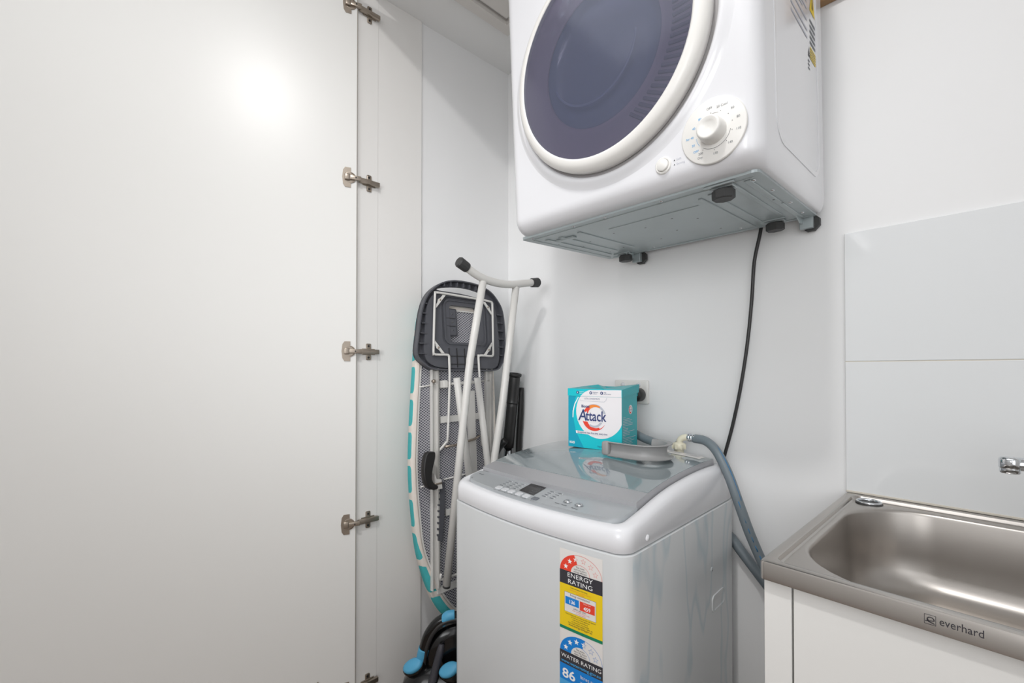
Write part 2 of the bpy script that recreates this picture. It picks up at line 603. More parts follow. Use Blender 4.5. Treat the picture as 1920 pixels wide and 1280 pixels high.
def hinge(z):
    """one concealed hinge: cup plate on the door, arm and cross plate on the strip."""
    h = bpy.data.objects.new('hinge', None)
    COL.objects.link(h)
    h.parent = door
    h.location = (0, 0, z)
    # cup flange (rounded outer edge), lies on the door face
    mb = MB()
    out = [(0.019, -0.031), (0.036, -0.031), (0.042, -0.022), (0.0445, 0.0), (0.042, 0.022), (0.036, 0.031), (0.019, 0.031)]
    sw = Matrix(((1, 0, 0, 0), (0, 0, 1, 0), (0, 1, 0, 0), (0, 0, 0, 1)))
    mb.prism(out, 0.0, 0.0025, 'nickel', sw)
    mb.lathe([(0.0175, 0.0), (0.0175, 0.003), (0.0155, 0.0032), (0.0145, 0.001), (0.00002, 0.001)], 'nickel',
             Matrix.Translation((0.021, 0, 0)) @ Matrix.Rotation(R(-90), 4, 'X'), 28)
    mb.box((0.021, 0.0026, -0.010), (0.038, 0.0095, 0.010), 'nickel', 0.003, 3)
    mb.obj('cup', h, auto=35)
    # knuckle link between cup and arm
    mb = MB()
    arm = Matrix.Translation((0.0, -0.0170, 0.0)) @ Matrix.Rotation(R(17.6), 4, 'Z')
    mb.box((-0.012, -0.001, -0.0065), (0.022, 0.0085, 0.0065), 'nickel', 0.0015, 2)
    mb.lathe([(0.0, 0.0098), (0.0022, 0.0098), (0.0022, 0.0075)], 'dark', Matrix.Translation((0.004, 0, 0)) @ Matrix.Rotation(R(-90), 4, 'X'), 10)
    mb.obj('link', h, auto=35)
    # arm, in the strip's direction
    mb = MB()
    mb.box((-0.071, 0.009, -0.0075), (-0.002, 0.0205, 0.0075), 'nickel', 0.0022, 2, arm)
    for x in (-0.053, -0.061):
        mb.box((x - 0.002, 0.0198, -0.003), (x + 0.002, 0.0204, 0.003), 'dark', 0, 1, arm)
    mb.lathe([(0.0, 0.0215), (0.0028, 0.0215), (0.003, 0.0195)], 'nickel', arm @ Matrix.Translation((-0.04, 0, 0)) @ Matrix.Rotation(R(-90), 4, 'X'), 10)
    mb.obj('arm', h, auto=35)
    mb = MB()
    mb.box((-0.060, 0.006, -0.010), (-0.016, 0.0095, 0.010), 'nickel', 0.001, 1, arm)
    mb.box((-0.046, 0.006, -0.0265), (-0.031, 0.0085, 0.0265), 'nickel', 0.003, 3, arm)
    for s in (-1, 1):
        mb.lathe([(0.0, 0.0098), (0.0032, 0.0098), (0.0036, 0.0083)], 'dark', arm @ Matrix.Translation((-0.0385, 0, s * 0.0185)) @ Matrix.Rotation(R(-90), 4, 'X'), 10)
    mb.obj('mounting_plate', h, auto=35)


for z in (2.335, 1.7825, 1.2345, 0.693, 0.172):
    hinge(z)
mb = MB()
mb.tube([(0.118, 0.004, 0.205), (0.108, 0.004, 0.2285)], 0.0028, 'nickel', 8)
mb.obj('lever_pin', door, label='short dark metal pin low on the door')

# ceiling hatch with a raised frame
ht = thing('ceiling_vent', 'pale square ceiling vent with a stepped frame above the dryer', 'vent', (-1.2155, 1.0886, CEIL))
mb = MB()
W_, D_ = 0.50, 0.60
mb.plate([(0, 0), (W_, 0), (W_, -D_), (0, -D_)], [[(0.038, -0.038), (0.038, -D_ + 0.038), (W_ - 0.038, -D_ + 0.038), (W_ - 0.038, -0.038)]], -0.020, 0.0, 'vent')
mb.obj('frame', ht)
mb = MB()
mb.box((0.050, -D_ + 0.050, -0.012), (W_ - 0.050, -0.050, 0.0), 'vent', 0.003, 2)
mb.obj('panel', ht)

# splashback tiles
tl = []
sp_root = bpy.data.objects.new('trim_3', None)
COL.objects.link(sp_root)
sp_root.location = (-0.2407, WALLY, 0.9)
sp_root['kind'] = 'structure'
for (z0, z1) in ((0.002, 0.2932), (0.2952, 0.5857)):
    for i in range(2):
        mb = MB()
        mb.box((0.0 + i * 0.602, -0.007, z0), (0.60 + i * 0.602, 0.0, z1), 'tile', 0.0008, 1)
        mb.obj('tile', sp_root)
mb = MB()
mb.box((0.00002, -0.0058, 0.003), (1.2, 0.0, 0.585), 'sealant')
mb.obj('grout', sp_root)
mb = MB()
mb.box((0.0, -0.0085, -0.001), (1.2, -0.004, 0.004), 'sealant', 0.001, 1)
mb.obj('sealant_bead', sp_root)

# timber batten high on the wall behind the dryer
mb = MB()
mb.box((-0.80, WALLY - 0.022, 2.035), (-0.18, WALLY, 2.125), 'timber', 0.002, 1)
bt = mb.obj('wall_batten', None, label='brown timber batten on the wall behind the dryer', category='batten')

# ------------------------------------------------------------------ wall-hung tumble dryer (local: x right, y into the wall, z up; origin on the base plate)
DS = 0.957
dryer = thing('tumble_dryer', 'white wall hung tumble dryer with a round tinted door', 'dryer', (-0.5551, 0.8134, 1.5147),
              (0, 0, 0), scale=DS)
al, be = R(-3), R(1.75)
ex = Vector((math.cos(be), math.sin(be), 0))
nn = Vector((math.sin(be) * math.cos(al), -math.cos(be) * math.cos(al), math.sin(al)))
ey = -nn
ez = ex.cross(ey)
dryer.rotation_euler = Matrix((ex, ey, ez)).transposed().to_euler()
FY = -0.042          # front face
DC = (0.006, 0.314)  # door centre (x, z)
mb = MB()


def shell_loop(d, z):
    x0, x1, y0, y1 = -0.2975 + 0.28 * d, 0.308 - 0.28 * d, FY + d, 0.425 - 0.1 * d
    pts = []
    for (cx_, cy_, r_, a) in ((x1 - .008, y1 - .008, .008, 0), (x0 + .008, y1 - .008, .008, 90), (x0 + .036, y0 + .036, .036, 180), (x1 - .036, y0 + .036, .036, 270)):
        for k in range(9):
            t = R(a + 90 * k / 8)
            pts.append((cx_ + r_ * math.cos(t), cy_ + r_ * math.sin(t), z))
    return pts


sl = [(0.041, 0.0035), (0.036, 0.0042)] + [(0.036 * (1 - math.sin(R(a))), 0.0042 + 0.036 * (1 - math.cos(R(a)))) for a in (10, 20, 30, 42, 54, 66, 78, 90)]
sl = sl + [(d, 0.70 - z) for d, z in reversed(sl)]
mb.loft([shell_loop(d, z) for d, z in sl], 'white_plastic', cap0=True, cap1=True)
shell = mb.obj('shell', dryer, auto=40)
AX = Matrix.Translation((DC[0], 0, DC[1])) @ Matrix.Rotation(R(90), 4, 'X')    # local z of a lathe = towards the room (-y)
F = -FY
# raised bead round the door opening
mb = MB()
mb.lathe([(0.272, F - 0.001), (0.266, F + 0.0002), (0.258, F + 0.0045), (0.252, F + 0.008), (0.2475, F + 0.009), (0.2425, F + 0.007), (0.240, F - 0.001)], 'white_plastic', AX, 96)
mb.obj('door_surround', dryer)
# door
dd = bpy.data.objects.new('door', None)
COL.objects.link(dd)
dd.parent = dryer
mb = MB()
mb.lathe([(0.226, F - 0.002), (0.2335, F + 0.004), (0.2345, F + 0.018), (0.232, F + 0.026), (0.224, F + 0.033), (0.213, F + 0.036), (0.2085, F + 0.035), (0.2085, F + 0.002)], 'ivory', AX, 96)
mb.obj('door_ring', dd)
mb = MB()
mb.lathe([(0.2395, F + 0.0005), (0.2335, F + 0.001), (0.228, F + 0.0005)], 'gasket', AX, 96)
mb.obj('door_gasket', dd)
mb = MB()
prof = [(0.2085, F + 0.034), (0.19, F + 0.0375), (0.15, F + 0.0415), (0.10, F + 0.0445), (0.05, F + 0.0462), (0.00002, F + 0.0468)]
mb.lathe(prof, 'window', AX, 96)
mb.obj('window_pane', dd, label='dark blue purple tinted pane')
# what shows through the pane: ribbed annulus and glass bowl
mb = MB()
mb.lathe([(0.2083, F + 0.026), (0.158, F + 0.024), (0.150, F + 0.018), (0.142, F + 0.020)], 'purple_inner', AX, 96)
mb.obj('inner_ring', dd)
mb = MB()
for k in range(30):
    a = R(-62 + k * 3.9)
    m4 = Matrix.Translation((DC[0] + 0.184 * math.cos(a), 0, DC[1] + 0.184 * math.sin(a))) @ Matrix.Rotation(-a * 0.6, 4, 'Y')
    mb.box((-0.017, -(F + 0.0285), -0.0032), (0.017, -(F + 0.0245), 0.0032), 'purple_slot', 0.001, 1, m4)
mb.obj('vent_rib', dd, kind='stuff')
mb = MB()
mb.lathe([(0.142, F + 0.019), (0.132, F + 0.006), (0.118, F + 0.0), (0.1, F - 0.001 + 0.004), (0.06, F + 0.006), (0.00002, F + 0.008)], 'bowl', AX, 96)
mb.obj('glass_bowl', dd)

mb = MB()  # pale arc modelled in place of the drum opening's reflection
mb.lathe([(0.106, 0.0), (0.1085, 0.0012), (0.111, 0.0)], 'bowl_reflection', Matrix.Translation((DC[0] - 0.02, -(F + 0.021), DC[1] + 0.022)) @ Matrix.Rotation(R(90), 4, 'X'), 50, R(205), R(355))
mb.obj('drum_reflection', dd)

# control dial
cx, cz = 0.230, 0.0795
ctl = bpy.data.objects.new('timer_control', None)
COL.objects.link(ctl)
ctl.parent = dryer
AXK = Matrix.Translation((cx, 0, cz)) @ Matrix.Rotation(R(90), 4, 'X')
mb = MB()
mb.lathe([(0.0582, F - 0.001), (0.0578, F + 0.0022), (0.056, F + 0.0032), (0.00002, F + 0.0034)], 'ivory', AXK, 64)
mb.obj('dial_plate', ctl)
KX, KZ = 0.2315, 0.0775
AXK2 = Matrix.Translation((KX, 0, KZ)) @ Matrix.Rotation(R(90), 4, 'X')
mb = MB()
mb.lathe([(0.0232, F + 0.003), (0.0228, F + 0.012), (0.0215, F + 0.026), (0.0195, F + 0.030), (0.017, F + 0.0305), (0.012, F + 0.0275), (0.006, F + 0.0255), (0.00002, F + 0.025)], 'ivory', AXK2, 40)
mb.obj('timer_knob', ctl)


def on_front(d):
    return lambda x, z: Vector((x, FY - d, z))


mb = MB()
d = 0.0038
fn = lambda x, z: Vector((x, FY - d, z))


def arc(x, z, r, a0, a1, w, key, n=18):
    for k in range(n):
        t0, t1 = R(a0 + (a1 - a0) * k / n), R(a0 + (a1 - a0) * (k + 1) / n)
        mb.poly([(x + r * math.cos(t0), z + r * math.sin(t0)), (x + r * math.cos(t1), z + r * math.sin(t1)),
                 (x + (r - w) * math.cos(t1), z + (r - w) * math.sin(t1)), (x + (r - w) * math.cos(t0), z + (r - w) * math.sin(t0))], key, fn)


def dial_text(s, ang, r, key, size=0.0058):
    x, z = KX + r * math.cos(R(ang)), KZ + r * math.sin(R(ang))
    mb.text(s, size, lambda a, b_: Vector((x + a, FY - d, z - size * 0.35 + b_)), key, 'CENTER')


def dial_dot(ang, r, key):
    x, z = KX + r * math.cos(R(ang)), KZ + r * math.sin(R(ang))
    mb.poly([(x + 0.0007 * math.cos(k), z + 0.0007 * math.sin(k)) for k in [R(45 * i) for i in range(8)]], key, fn)


for s, a, r in (('OFF', 98, .043), ('20 Cool', 68, .043), ('50', 40, .044), ('80', 13, .044), ('110', -14, .044), ('140', -46, .041), ('170', -86, .040)):
    dial_text(s, a, r, 'ink_grey')
    dial_dot(a - 2, 0.0335, 'ink')
dial_text('200', -126, .040, 'ink_grey')
dial_text('Dry', -122, .0465, 'ink_grey')
dial_dot(-125, 0.0335, 'ink')
for s, a, r in (('80', 128, .038), ('40', 154, .039), ('Air 40', 178, .043), ('20', 200, .039), ('OFF', 219, .041)):
    dial_text(s, a, r, 'ink_sky')
arc(KX, KZ, 0.0305, -128, -12, 0.0005, 'ink')
arc(KX, KZ, 0.0315, 72, 97, 0.0005, 'ink')
arc(KX, KZ, 0.0310, 186, 216, 0.0005, 'ink_sky')
dial_dot(124, 0.0262, 'ink_red')
mb.obj('dial_print', ctl, recalc=False, label='fine grey and blue dial figures')
# push button with its two lines
AXB = Matrix.Translation((0.1335, 0, 0.0485)) @ Matrix.Rotation(R(90), 4, 'X')
mb = MB()
mb.lathe([(0.0166, F - 0.001), (0.0162, F + 0.002), (0.0145, F + 0.0032), (0.0122, F + 0.003), (0.0118, F + 0.001)], 'ivory', AXB, 40)
bz = mb.obj('button_bezel', dryer)
mb = MB()
mb.lathe([(0.0116, F), (0.0115, F + 0.0055), (0.0105, F + 0.0066), (0.00002, F + 0.007)], 'ivory', AXB, 36)
mb.obj('button', bz)
mb = MB()
for i, s in enumerate(('Soft', 'Strong')):
    z = 0.0515 - i * 0.0085
    mb.poly([(0.1545, z - 0.0012), (0.1575, z - 0.0012), (0.156, z + 0.0016)], 'ink', on_front(0.0004))
    mb.text(s, 0.0062, (lambda z: lambda a, b_: Vector((0.160 + a, FY - 0.0004, z - 0.002 + b_)))(z), 'ink_silver')
mb.obj('button_print', dryer, recalc=False)

# galvanised base plate with pressed ribs, holes and screws
bp_root = bpy.data.objects.new('base_plate', None)
COL.objects.link(bp_root)
bp_root.parent = dryer
mb = MB()
mb.plate(rrect(-0.005, 0.213, 0.2965, 0.215, 0.012, 4), [], -0.001, 0.006, 'galv')
mb.obj('sheet', bp_root)
mb = MB()
for (x, y0, y1, w) in ((0.262, 0.03, 0.40, 0.006), (0.185, 0.05, 0.40, 0.005), (0.16, 0.06, 0.40, 0.004), (-0.215, 0.06, 0.33, 0.007), (-0.255, 0.05, 0.36, 0.006), (-0.155, 0.06, 0.33, 0.005), (0.236, 0.04, 0.33, 0.005)):
    mb.box((x - w, y0, -0.0035), (x + w, y1, 0.0), 'galv', 0.0015, 2)
mb.box((-0.09, 0.10, -0.0025), (0.14, 0.105, 0.0), 'galv', 0.001, 1)
mb.box((-0.275, 0.405, -0.0028), (0.28, 0.412, 0.0), 'galv', 0.001, 1)
mb.box((-0.28, 0.02, -0.0026), (0.275, 0.024, 0.0), 'galv', 0.001, 1)
mb.box((-0.284, 0.03, -0.0026), (-0.279, 0.40, 0.0), 'galv', 0.001, 1)
mb.box((-0.245, 0.075, -0.006), (-0.185, 0.095, 0.0), 'galv', 0.003, 2)
mb.obj('pressed_rib', bp_root, kind='stuff')
mb = MB()
for (x, y) in ((-0.10, 0.14), (-0.02, 0.16), (0.06, 0.14), (0.10, 0.19), (0.02, 0.25), (-0.05, 0.30), (0.262, 0.19), (0.268, 0.23), (-0.262, 0.11), (-0.19, 0.16), (-0.235, 0.19), (-0.17, 0.30), (-0.23, 0.32), (0.10, 0.33)):
    mb.lathe([(0.0028, -0.0038), (0.00002, -0.0038)], 'dark', Matrix.Translation((x, y, 0)), 10)
mb.obj('hole', bp_root, kind='stuff')
for (x, y) in ((-0.27, 0.012), (-0.13, 0.010), (-0.04, 0.010), (0.10, 0.010), (0.24, 0.010), (0.27, 0.04), (0.276, 0.13), (0.278, 0.25), (0.275, 0.36), (-0.12, 0.39), (0.13, 0.385)):
    mb = MB()
    mb.lathe([(0.0042, -0.001), (0.0038, -0.003), (0.00002, -0.0036)], 'chrome', Matrix.Translation((x, y, 0)), 12)
    mb.obj('screw', bp_root)
for (x, y) in ((0.2188, 0.030), (0.211, 0.385), (-0.222, 0.395)):
    mb = MB()
    mb.lathe([(0.0185, -0.026), (0.021, -0.024), (0.021, -0.009), (0.018, -0.007)], 'rubber', Matrix.Translation((x, y, 0)) @ Matrix.Rotation(R(22.5), 4, 'Z'), 8, smooth=False)
    mb.lathe([(0.0185, -0.026), (0.00002, -0.0255)], 'rubber', Matrix.Translation((x, y, 0)) @ Matrix.Rotation(R(22.5), 4, 'Z'), 8, smooth=False)
    mb.lathe([(0.007, -0.008), (0.007, 0.0)], 'galv', Matrix.Translation((x, y, 0)), 12)
    ft = mb.obj('foot', dryer)
    mb = MB()
    mb.box((x - 0.028, y - 0.026, -0.0045), (x + 0.028, y - 0.019, -0.0005), 'galv', 0.001, 1)
    mb.box((x - 0.022, y - 0.014, -0.006), (x + 0.022, y + 0.014, -0.0005), 'galv', 0.0015, 1)
    mb.obj('foot_bracket', ft)
# wall stand-offs at the bottom rear
for (x, y) in ((0.272, 0.428), (-0.20, 0.436)):
    mb = MB()
    mb.prism([(y - 0.075, 0.0), (y - 0.03, -0.016), (y + 0.003, -0.016), (y + 0.003, 0.0)], x - 0.012, x - 0.009, 'galv',
             Matrix(((0, 0, 1, 0), (1, 0, 0, 0), (0, 1, 0, 0), (0, 0, 0, 1))))
    mb.box((x - 0.016, y - 0.012, -0.028), (x + 0.012, y + 0.003, 0.0), 'galv', 0.001, 1)
    so = mb.obj('wall_standoff', dryer)
    mb = MB()
    mb.lathe([(0.0215, 0.003), (0.0215, 0.016), (0.00002, 0.016)], 'rubber', Matrix.Translation((x + 0.004, y, -0.013)) @ Matrix.Rotation(R(-90), 4, 'X') @ Matrix.Rotation(R(22.5), 4, 'Z'), 8, smooth=False)
    mb.lathe([(0.0215, 0.003), (0.00002, 0.003)], 'rubber', Matrix.Translation((x + 0.004, y, -0.013)) @ Matrix.Rotation(R(-90), 4, 'X') @ Matrix.Rotation(R(22.5), 4, 'Z'), 8, smooth=False)
    mb.obj('pad', so)
# pressed side panel and warning stickers on the right flank
mb = MB()
mp = Matrix(((0, 0, 1, 0), (1, 0, 0, 0), (0, 1, 0, 0), (0, 0, 0, 1)))   # plate x->y, y->z, z->x
mb.plate(rrect(0.21, 0.365, 0.165, 0.30, 0.05, 8), [rrect(0.21, 0.365, 0.155, 0.29, 0.042, 8)], 0.3078, 0.3092, 'white_plastic', mp)
mb.obj('side_pressing', dryer)
side = lambda y, z: Vector((0.3086, y, z))
mb = MB()
for k in range(20):
    z = 0.645 - k * 0.0155 + (0.006 if k % 6 > 3 else 0)
    l = 0.125 if k % 4 else 0.09
    yy0 = 0.160
    mb.poly([(yy0, z), (yy0 + l, z), (yy0 + l, z + 0.0055), (yy0, z + 0.0055)], 'ink_silver', side)
mb.poly([(0.290, 0.318), (0.305, 0.318), (0.2975, 0.34)], 'ink', side)
mb.text('!', 0.018, lambda a, b_: Vector((0.309, 0.2945 + a, 0.321 + b_)), 'paper')
for k in range(3):
    mb.poly([(0.288, 0.29 + 0.008 * k), (0.302, 0.29 + 0.008 * k), (0.302, 0.294 + 0.008 * k), (0.288, 0.294 + 0.008 * k)], 'ink_grey', side)
for k in range(5):
    z = 0.352 + 0.012 * k
    mb.poly([(0.308, z), (0.355, z), (0.355, z + 0.006), (0.308, z + 0.006)], 'ink_grey', side)
mb.poly([(0.308, 0.425), (0.356, 0.425), (0.332, 0.478)], 'ink_yellow', side)
mb.poly([(0.327, 0.435), (0.337, 0.435), (0.334, 0.462), (0.330, 0.462)], 'ink', lambda y, z: Vector((0.3089, y, z)))
mb.poly([(0.308, 0.318), (0.356, 0.318), (0.356, 0.345), (0.308, 0.345)], 'ink_yellow', side)
for k in range(4):
    mb.poly([(0.311, 0.3215 + 0.006 * k), (0.353, 0.3215 + 0.006 * k), (0.353, 0.3235 + 0.006 * k), (0.311, 0.3235 + 0.006 * k)], 'ink_grey', lambda y, z: Vector((0.3089, y, z)))
mb.obj('warning_label', dryer, recalc=False, label='grey and yellow printed warning label')

# dryer power cord hanging down the wall
mb = MB()
mb.tube([(-0.41, 1.238, 1.575), (-0.4140, 1.239, 1.53), (-0.4295, 1.240, 1.4549), (-0.4364, 1.241, 1.3594), (-0.4473, 1.241, 1.2495), (-0.4637, 1.241, 1.1382), (-0.4831, 1.240, 1.0387), (-0.5028, 1.238, 0.9583), (-0.525, 1.238, 0.88), (-0.56, 1.238, 0.82), (-0.62, 1.238, 0.79)], 0.0043, 'dark', 10, spline=5)
mb.obj('electric_cable', None, label='thin dark electric cable hanging from the dryer down the wall', category='cable')

# ------------------------------------------------------------------ power point on the back wall
gp = thing('power_point', 'white double power point on the wall behind the carton', 'power point', (-0.7992, WALLY, 1.1063))
mb = MB()
mb.box((-0.0605, -0.012, -0.037), (0.0605, 0.0, 0.037), 'ivory', 0.004, 3)
mb.obj('cover_plate', gp, auto=40)
for x in (-0.0275, 0.0295):
    mb = MB()
    mb.lathe([(0.0072, -0.001), (0.0068, 0.0035), (0.00002, 0.0045)], 'white_plastic', Matrix.Translation((x, -0.012, 0.0225)) @ Matrix.Rotation(R(90), 4, 'X'), 20)
    mb.obj('switch', gp)
mb = MB()
mb.box((-0.045, -0.0128, -0.026), (-0.012, -0.0118, 0.006), 'ivory', 0.002, 1)
for (x, z, a) in ((-0.036, -0.004, 30), (-0.021, -0.004, -30), (-0.0285, -0.016, 0)):
    mb.box((-0.001, -0.0134, -0.004), (0.001, -0.0127, 0.004), 'dark', 0, 1, Matrix.Translation((x, 0, z)) @ Matrix.Rotation(R(a), 4, 'Y'))
mb.obj('socket', gp)
pg = thing('plug', 'round black plug in the power point, partly behind the carton', 'plug', (-0.7640, WALLY - 0.0125, 1.0985))
mb = MB()
mb.lathe([(0.00002, 0.034), (0.013, 0.034), (0.0195, 0.030), (0.021, 0.022), (0.021, 0.004), (0.019, 0.0)], 'dark', Matrix.Rotation(R(90), 4, 'X'), 32)
mb.obj('plug_body', pg)
mb = MB()
mb.tube([(0, -0.024, -0.018), (-0.004, -0.026, -0.06), (-0.014, -0.024, -0.12), (-0.024, -0.02, -0.2), (-0.03, -0.016, -0.29)], 0.004, 'dark', 8, spline=4)
mb.obj('lead', pg)

# ------------------------------------------------------------------ top-loading washing machine (local: x right, y to the wall, z up)
WLOC = Vector((-0.70, 0.945, 0.0))
WROT = R(2.8)
washer = thing('washing_machine', 'white top loading washing machine with grey glass lid and energy stickers', 'washing machine', WLOC, (0, 0, WROT))
WM = Matrix.Translation(WLOC) @ Matrix.Rotation(WROT, 4, 'Z')


def interp(tab, x):
    if x <= tab[0][0]:
        return tab[0][1]
    for (a, b_), (c, d_) in zip(tab, tab[1:]):
        if x <= c:
            return b_ + (d_ - b_) * (x - a) / (c - a)
    return tab[-1][1]


def yF(x):
    return -0.2897 + 0.38 * (x - 0.02) ** 2


RIM = [(-.30, .886), (-.265, .892), (-.20, .9025), (-.169, .9085), (-.143, .9145), (-.07, .926), (.0, .9318), (.045, .9345), (.13, .937), (.2, .9355), (.255, .929)]


def zr(y):
    return sum(interp(RIM, y + k * 0.012) for k in (-2, -1, 0, 1, 2)) / 5


def woutline(d):
    xl, xr, yb = -0.276 + d, 0.239 - d, 0.252 - d
    r = max(0.034 - 0.5 * d, 0.012)
    rb = max(0.014 - 0.4 * d, 0.004)
    pts = []
    n = 20
    for i in range(n + 1):
        x = xl + r + (xr - xl - 2 * r) * i / n
        pts.append((x, yF(x) + d))
    yc = yF(xr - r) + d + r
    for k in range(1, 9):
        t = R(-90 + 90 * k / 8)
        pts.append((xr - r + r * math.cos(t), yc + r * math.sin(t)))
    for i in range(1, 17):
        pts.append((xr, yc + (yb - rb - yc) * i / 16))
    for k in range(1, 5):
        t = R(90 * k / 4)
        pts.append((xr - rb + rb * math.cos(t), yb - rb + rb * math.sin(t)))
    for i in range(1, 7):
        pts.append((xr - rb + (xl + rb - xr + rb) * i / 6, yb))
    for k in range(1, 5):
        t = R(90 + 90 * k / 4)
        pts.append((xl + rb + rb * math.cos(t), yb - rb + rb * math.sin(t)))
    ycl = yF(xl + r) + d + r
    for i in range(1, 17):
        pts.append((xl, yb - rb + (ycl - yb + rb) * i / 16))
    for k in range(1, 8):
        t = R(180 + 90 * k / 8)
        pts.append((xl + r + r * math.cos(t), ycl + r * math.sin(t)))
    return pts


SEAM = 0.843
mb = MB()
loops = [[(x, y, z) for x, y in woutline(d)] for d, z in ((0.02, 0.022), (0.0, 0.03), (-0.0006, 0.3), (-0.0012, SEAM - 0.0065), (-0.0008, SEAM - 0.0025), (0.0022, SEAM - 0.001), (0.01, SEAM - 0.001))]
mb.loft(loops, 'washer_steel', cap0=True, cap1=True)
cab = mb.obj('cabinet', washer, auto=50)
mb = MB()
lv = ((0.010, 'a', 0.0), (0.0035, 'a', 0.0005), (0.0012, 'a', 0.003), (0.0012, 'r', -.024), (0.0022, 'r', -.015), (0.005, 'r', -.0075), (0.010, 'r', -.0025), (0.017, 'r', 0.0), (0.025, 'r', -.0006), (0.0285, 'r', -.003), (0.030, 'r', -.007), (0.030, 'r', -.022))
loops = []
for d_, kind, v in lv:
    lp = []
    o0 = woutline(0.0012)
    for (x, y), (xo, yo) in zip(woutline(d_), o0):
        lp.append((x, y, SEAM + v if kind == 'a' else zr(yo) + v))
    loops.append(lp)
mb.loft(loops, 'white_plastic', cap0=True, cap1=False)
mb.loft([[(x, y, zr(y) - 0.0195) for x, y in woutline(0.029)], [(x * 0.5, y * 0.5, zr(y * .5) - 0.0195) for x, y in woutline(0.029)], [(x * 0.02, y * 0.02, zr(0) - 0.0195) for x, y in woutline(0.029)]], 'white_plastic', cap1=True)
mb.obj('top_cover', washer, auto=60)
for x in (-0.21, 0.175):
    for y in (-0.21, 0.18):
        mb = MB()
        mb.lathe([(0.00002, 0.0), (0.02, 0.0), (0.022, 0.004), (0.018, 0.022), (0.012, 0.03)], 'rubber', Matrix.Translation((x, y, 0)), 16)
        mb.obj('foot', washer)

# control panel
PZ = lambda x, y: interp([(-.29, .8925), (-.26, .8965), (-.19, .9065)], y) + 0.0012
mb = MB()
NX, NY = 26, 6


def panel_front(x):
    e = 0.0
    rr = 0.03
    for xe, s in ((-0.2475, 1), (0.2105, -1)):
        dxx = (x - xe) * s
        if dxx < rr:
            e = max(e, rr - math.sqrt(max(0, rr * rr - (rr - dxx) ** 2)))
    return yF(x) + 0.0225 + e


rows = []
for j in range(NY + 1):
    row = []
    for i in range(NX + 1):
        t = i / NX
        t = 0.5 - 0.5 * math.cos(math.pi * t)
        x = -0.2475 + 0.458 * t
        y0, y1 = panel_front(x), -0.186
        y = y0 + (y1 - y0) * j / NY
        row.append((x, y, PZ(x, y)))
    rows.append(row)
mb.loft(rows, 'grey_panel', closed=False)
edge = [rows[0], [(x, y, z - 0.012) for x, y, z in rows[0]]]
mb.loft(edge, 'grey_panel', closed=False)
for s in (0, -1):
    e0 = [r_[s] for r_ in rows]
    mb.loft([e0, [(x, y, z - 0.012) for x, y, z in e0]], 'grey_panel', closed=False)
panel = mb.obj('control_panel', washer, auto=40)


def on_panel(h=0.0004):
    return lambda x, y: Vector((x, y, PZ(x, y) + h))


mb = MB()
mb.poly([(-0.0575, -0.240), (-0.008, -0.2455), (-0.012, -0.197), (-0.061, -0.193)], 'screen', on_panel(0.0006))
for k in range(4):
    for q in range(3):
        mb.poly([(-0.030 + .006 * q, -0.238 + .010 * k), (-0.026 + .006 * q, -0.238 + .010 * k), (-0.026 + .006 * q, -0.2365 + .010 * k), (-0.030 + .006 * q, -0.2365 + .010 * k)], 'ink_grey', on_panel(0.0008))
mb.obj('display', panel, recalc=False, label='small black display window')
for i, x in enumerate((-0.112, -0.090, -0.068, -0.043, -0.0195, 0.0075)):
    mb = MB()
    y = -0.2515 - 0.0012 * i
    lp0 = rrect(x, y, 0.0082, 0.0068, 0.002, 3)
    mb.loft([[(a, b_, PZ(a, b_)) for a, b_ in lp0], [(x + (a - x) * .93, y + (b_ - y) * .93, PZ(a, b_) + 0.0016) for a, b_ in lp0]], 'ink_grey' if i == 5 else 'button_grey', cap1=True, smooth=False)
    mb.obj('button', panel)
for i, (x, y) in enumerate(((0.0775, -0.2335), (0.1085, -0.236))):
    mb = MB()
    t4 = Matrix.Translation((x, y, PZ(x, y)))
    mb.lathe([(0.0098, 0.0003), (0.0092, 0.0006), (0.0088, 0.0003)], 'ink_grey', t4, 28)
    mb.lathe([(0.0072, 0.0), (0.0070, 0.0022), (0.006, 0.003), (0.00002, 0.0032)], 'chrome', t4, 28)
    rb_ = mb.obj('round_button', panel)
mb = MB()


def ptext(s, x, y, size, key='ink', width=None):
    mb.text(s, size, lambda a, b_: Vector((x + a, y + b_, PZ(x + a, y + b_) + 0.0005)), key, 'CENTER', width=width)


for i, (s, x) in enumerate((('Soak', -0.113), ('Wash/Rinse', -0.090), ('Water Level', -0.066), ('Delay', -0.043), ('Program', -0.018), ('Lock', 0.009))):
    ptext(s, x, -0.2655 - 0.001 * i, 0.0052)
ptext('Start / Pause', 0.073, -0.2535, 0.0062)
ptext('Power', 0.110, -0.256, 0.0062)
for cx_ in (-0.118, -0.096, -0.076, 0.014, 0.036):
    for k in range(4):
        y = -0.238 + 0.0095 * k
        mb.poly([(cx_ - .005, y), (cx_ + .005, y), (cx_ + .005, y + .0022), (cx_ - .005, y + .0022)], 'ink_grey', on_panel())
        mb.poly([(cx_ + .0065, y), (cx_ + .0085, y), (cx_ + .0085, y + .0025), (cx_ + .0065, y + .0025)], 'ink_white', on_panel())
mb.poly([(-0.232, -0.206), (-0.214, -0.2065), (-0.214, -0.2095), (-0.232, -0.209)], 'ink_grey', on_panel())
mb.poly([(-0.229, -0.2345), (-0.226, -0.2345), (-0.226, -0.2375), (-0.229, -0.2375)], 'ink', on_panel())
mb.text('|', 0.006, lambda a, b_: Vector((0.1075 + a, -0.2365 + b_, PZ(0.1085, -0.236) + 0.0034)), 'ink_grey')
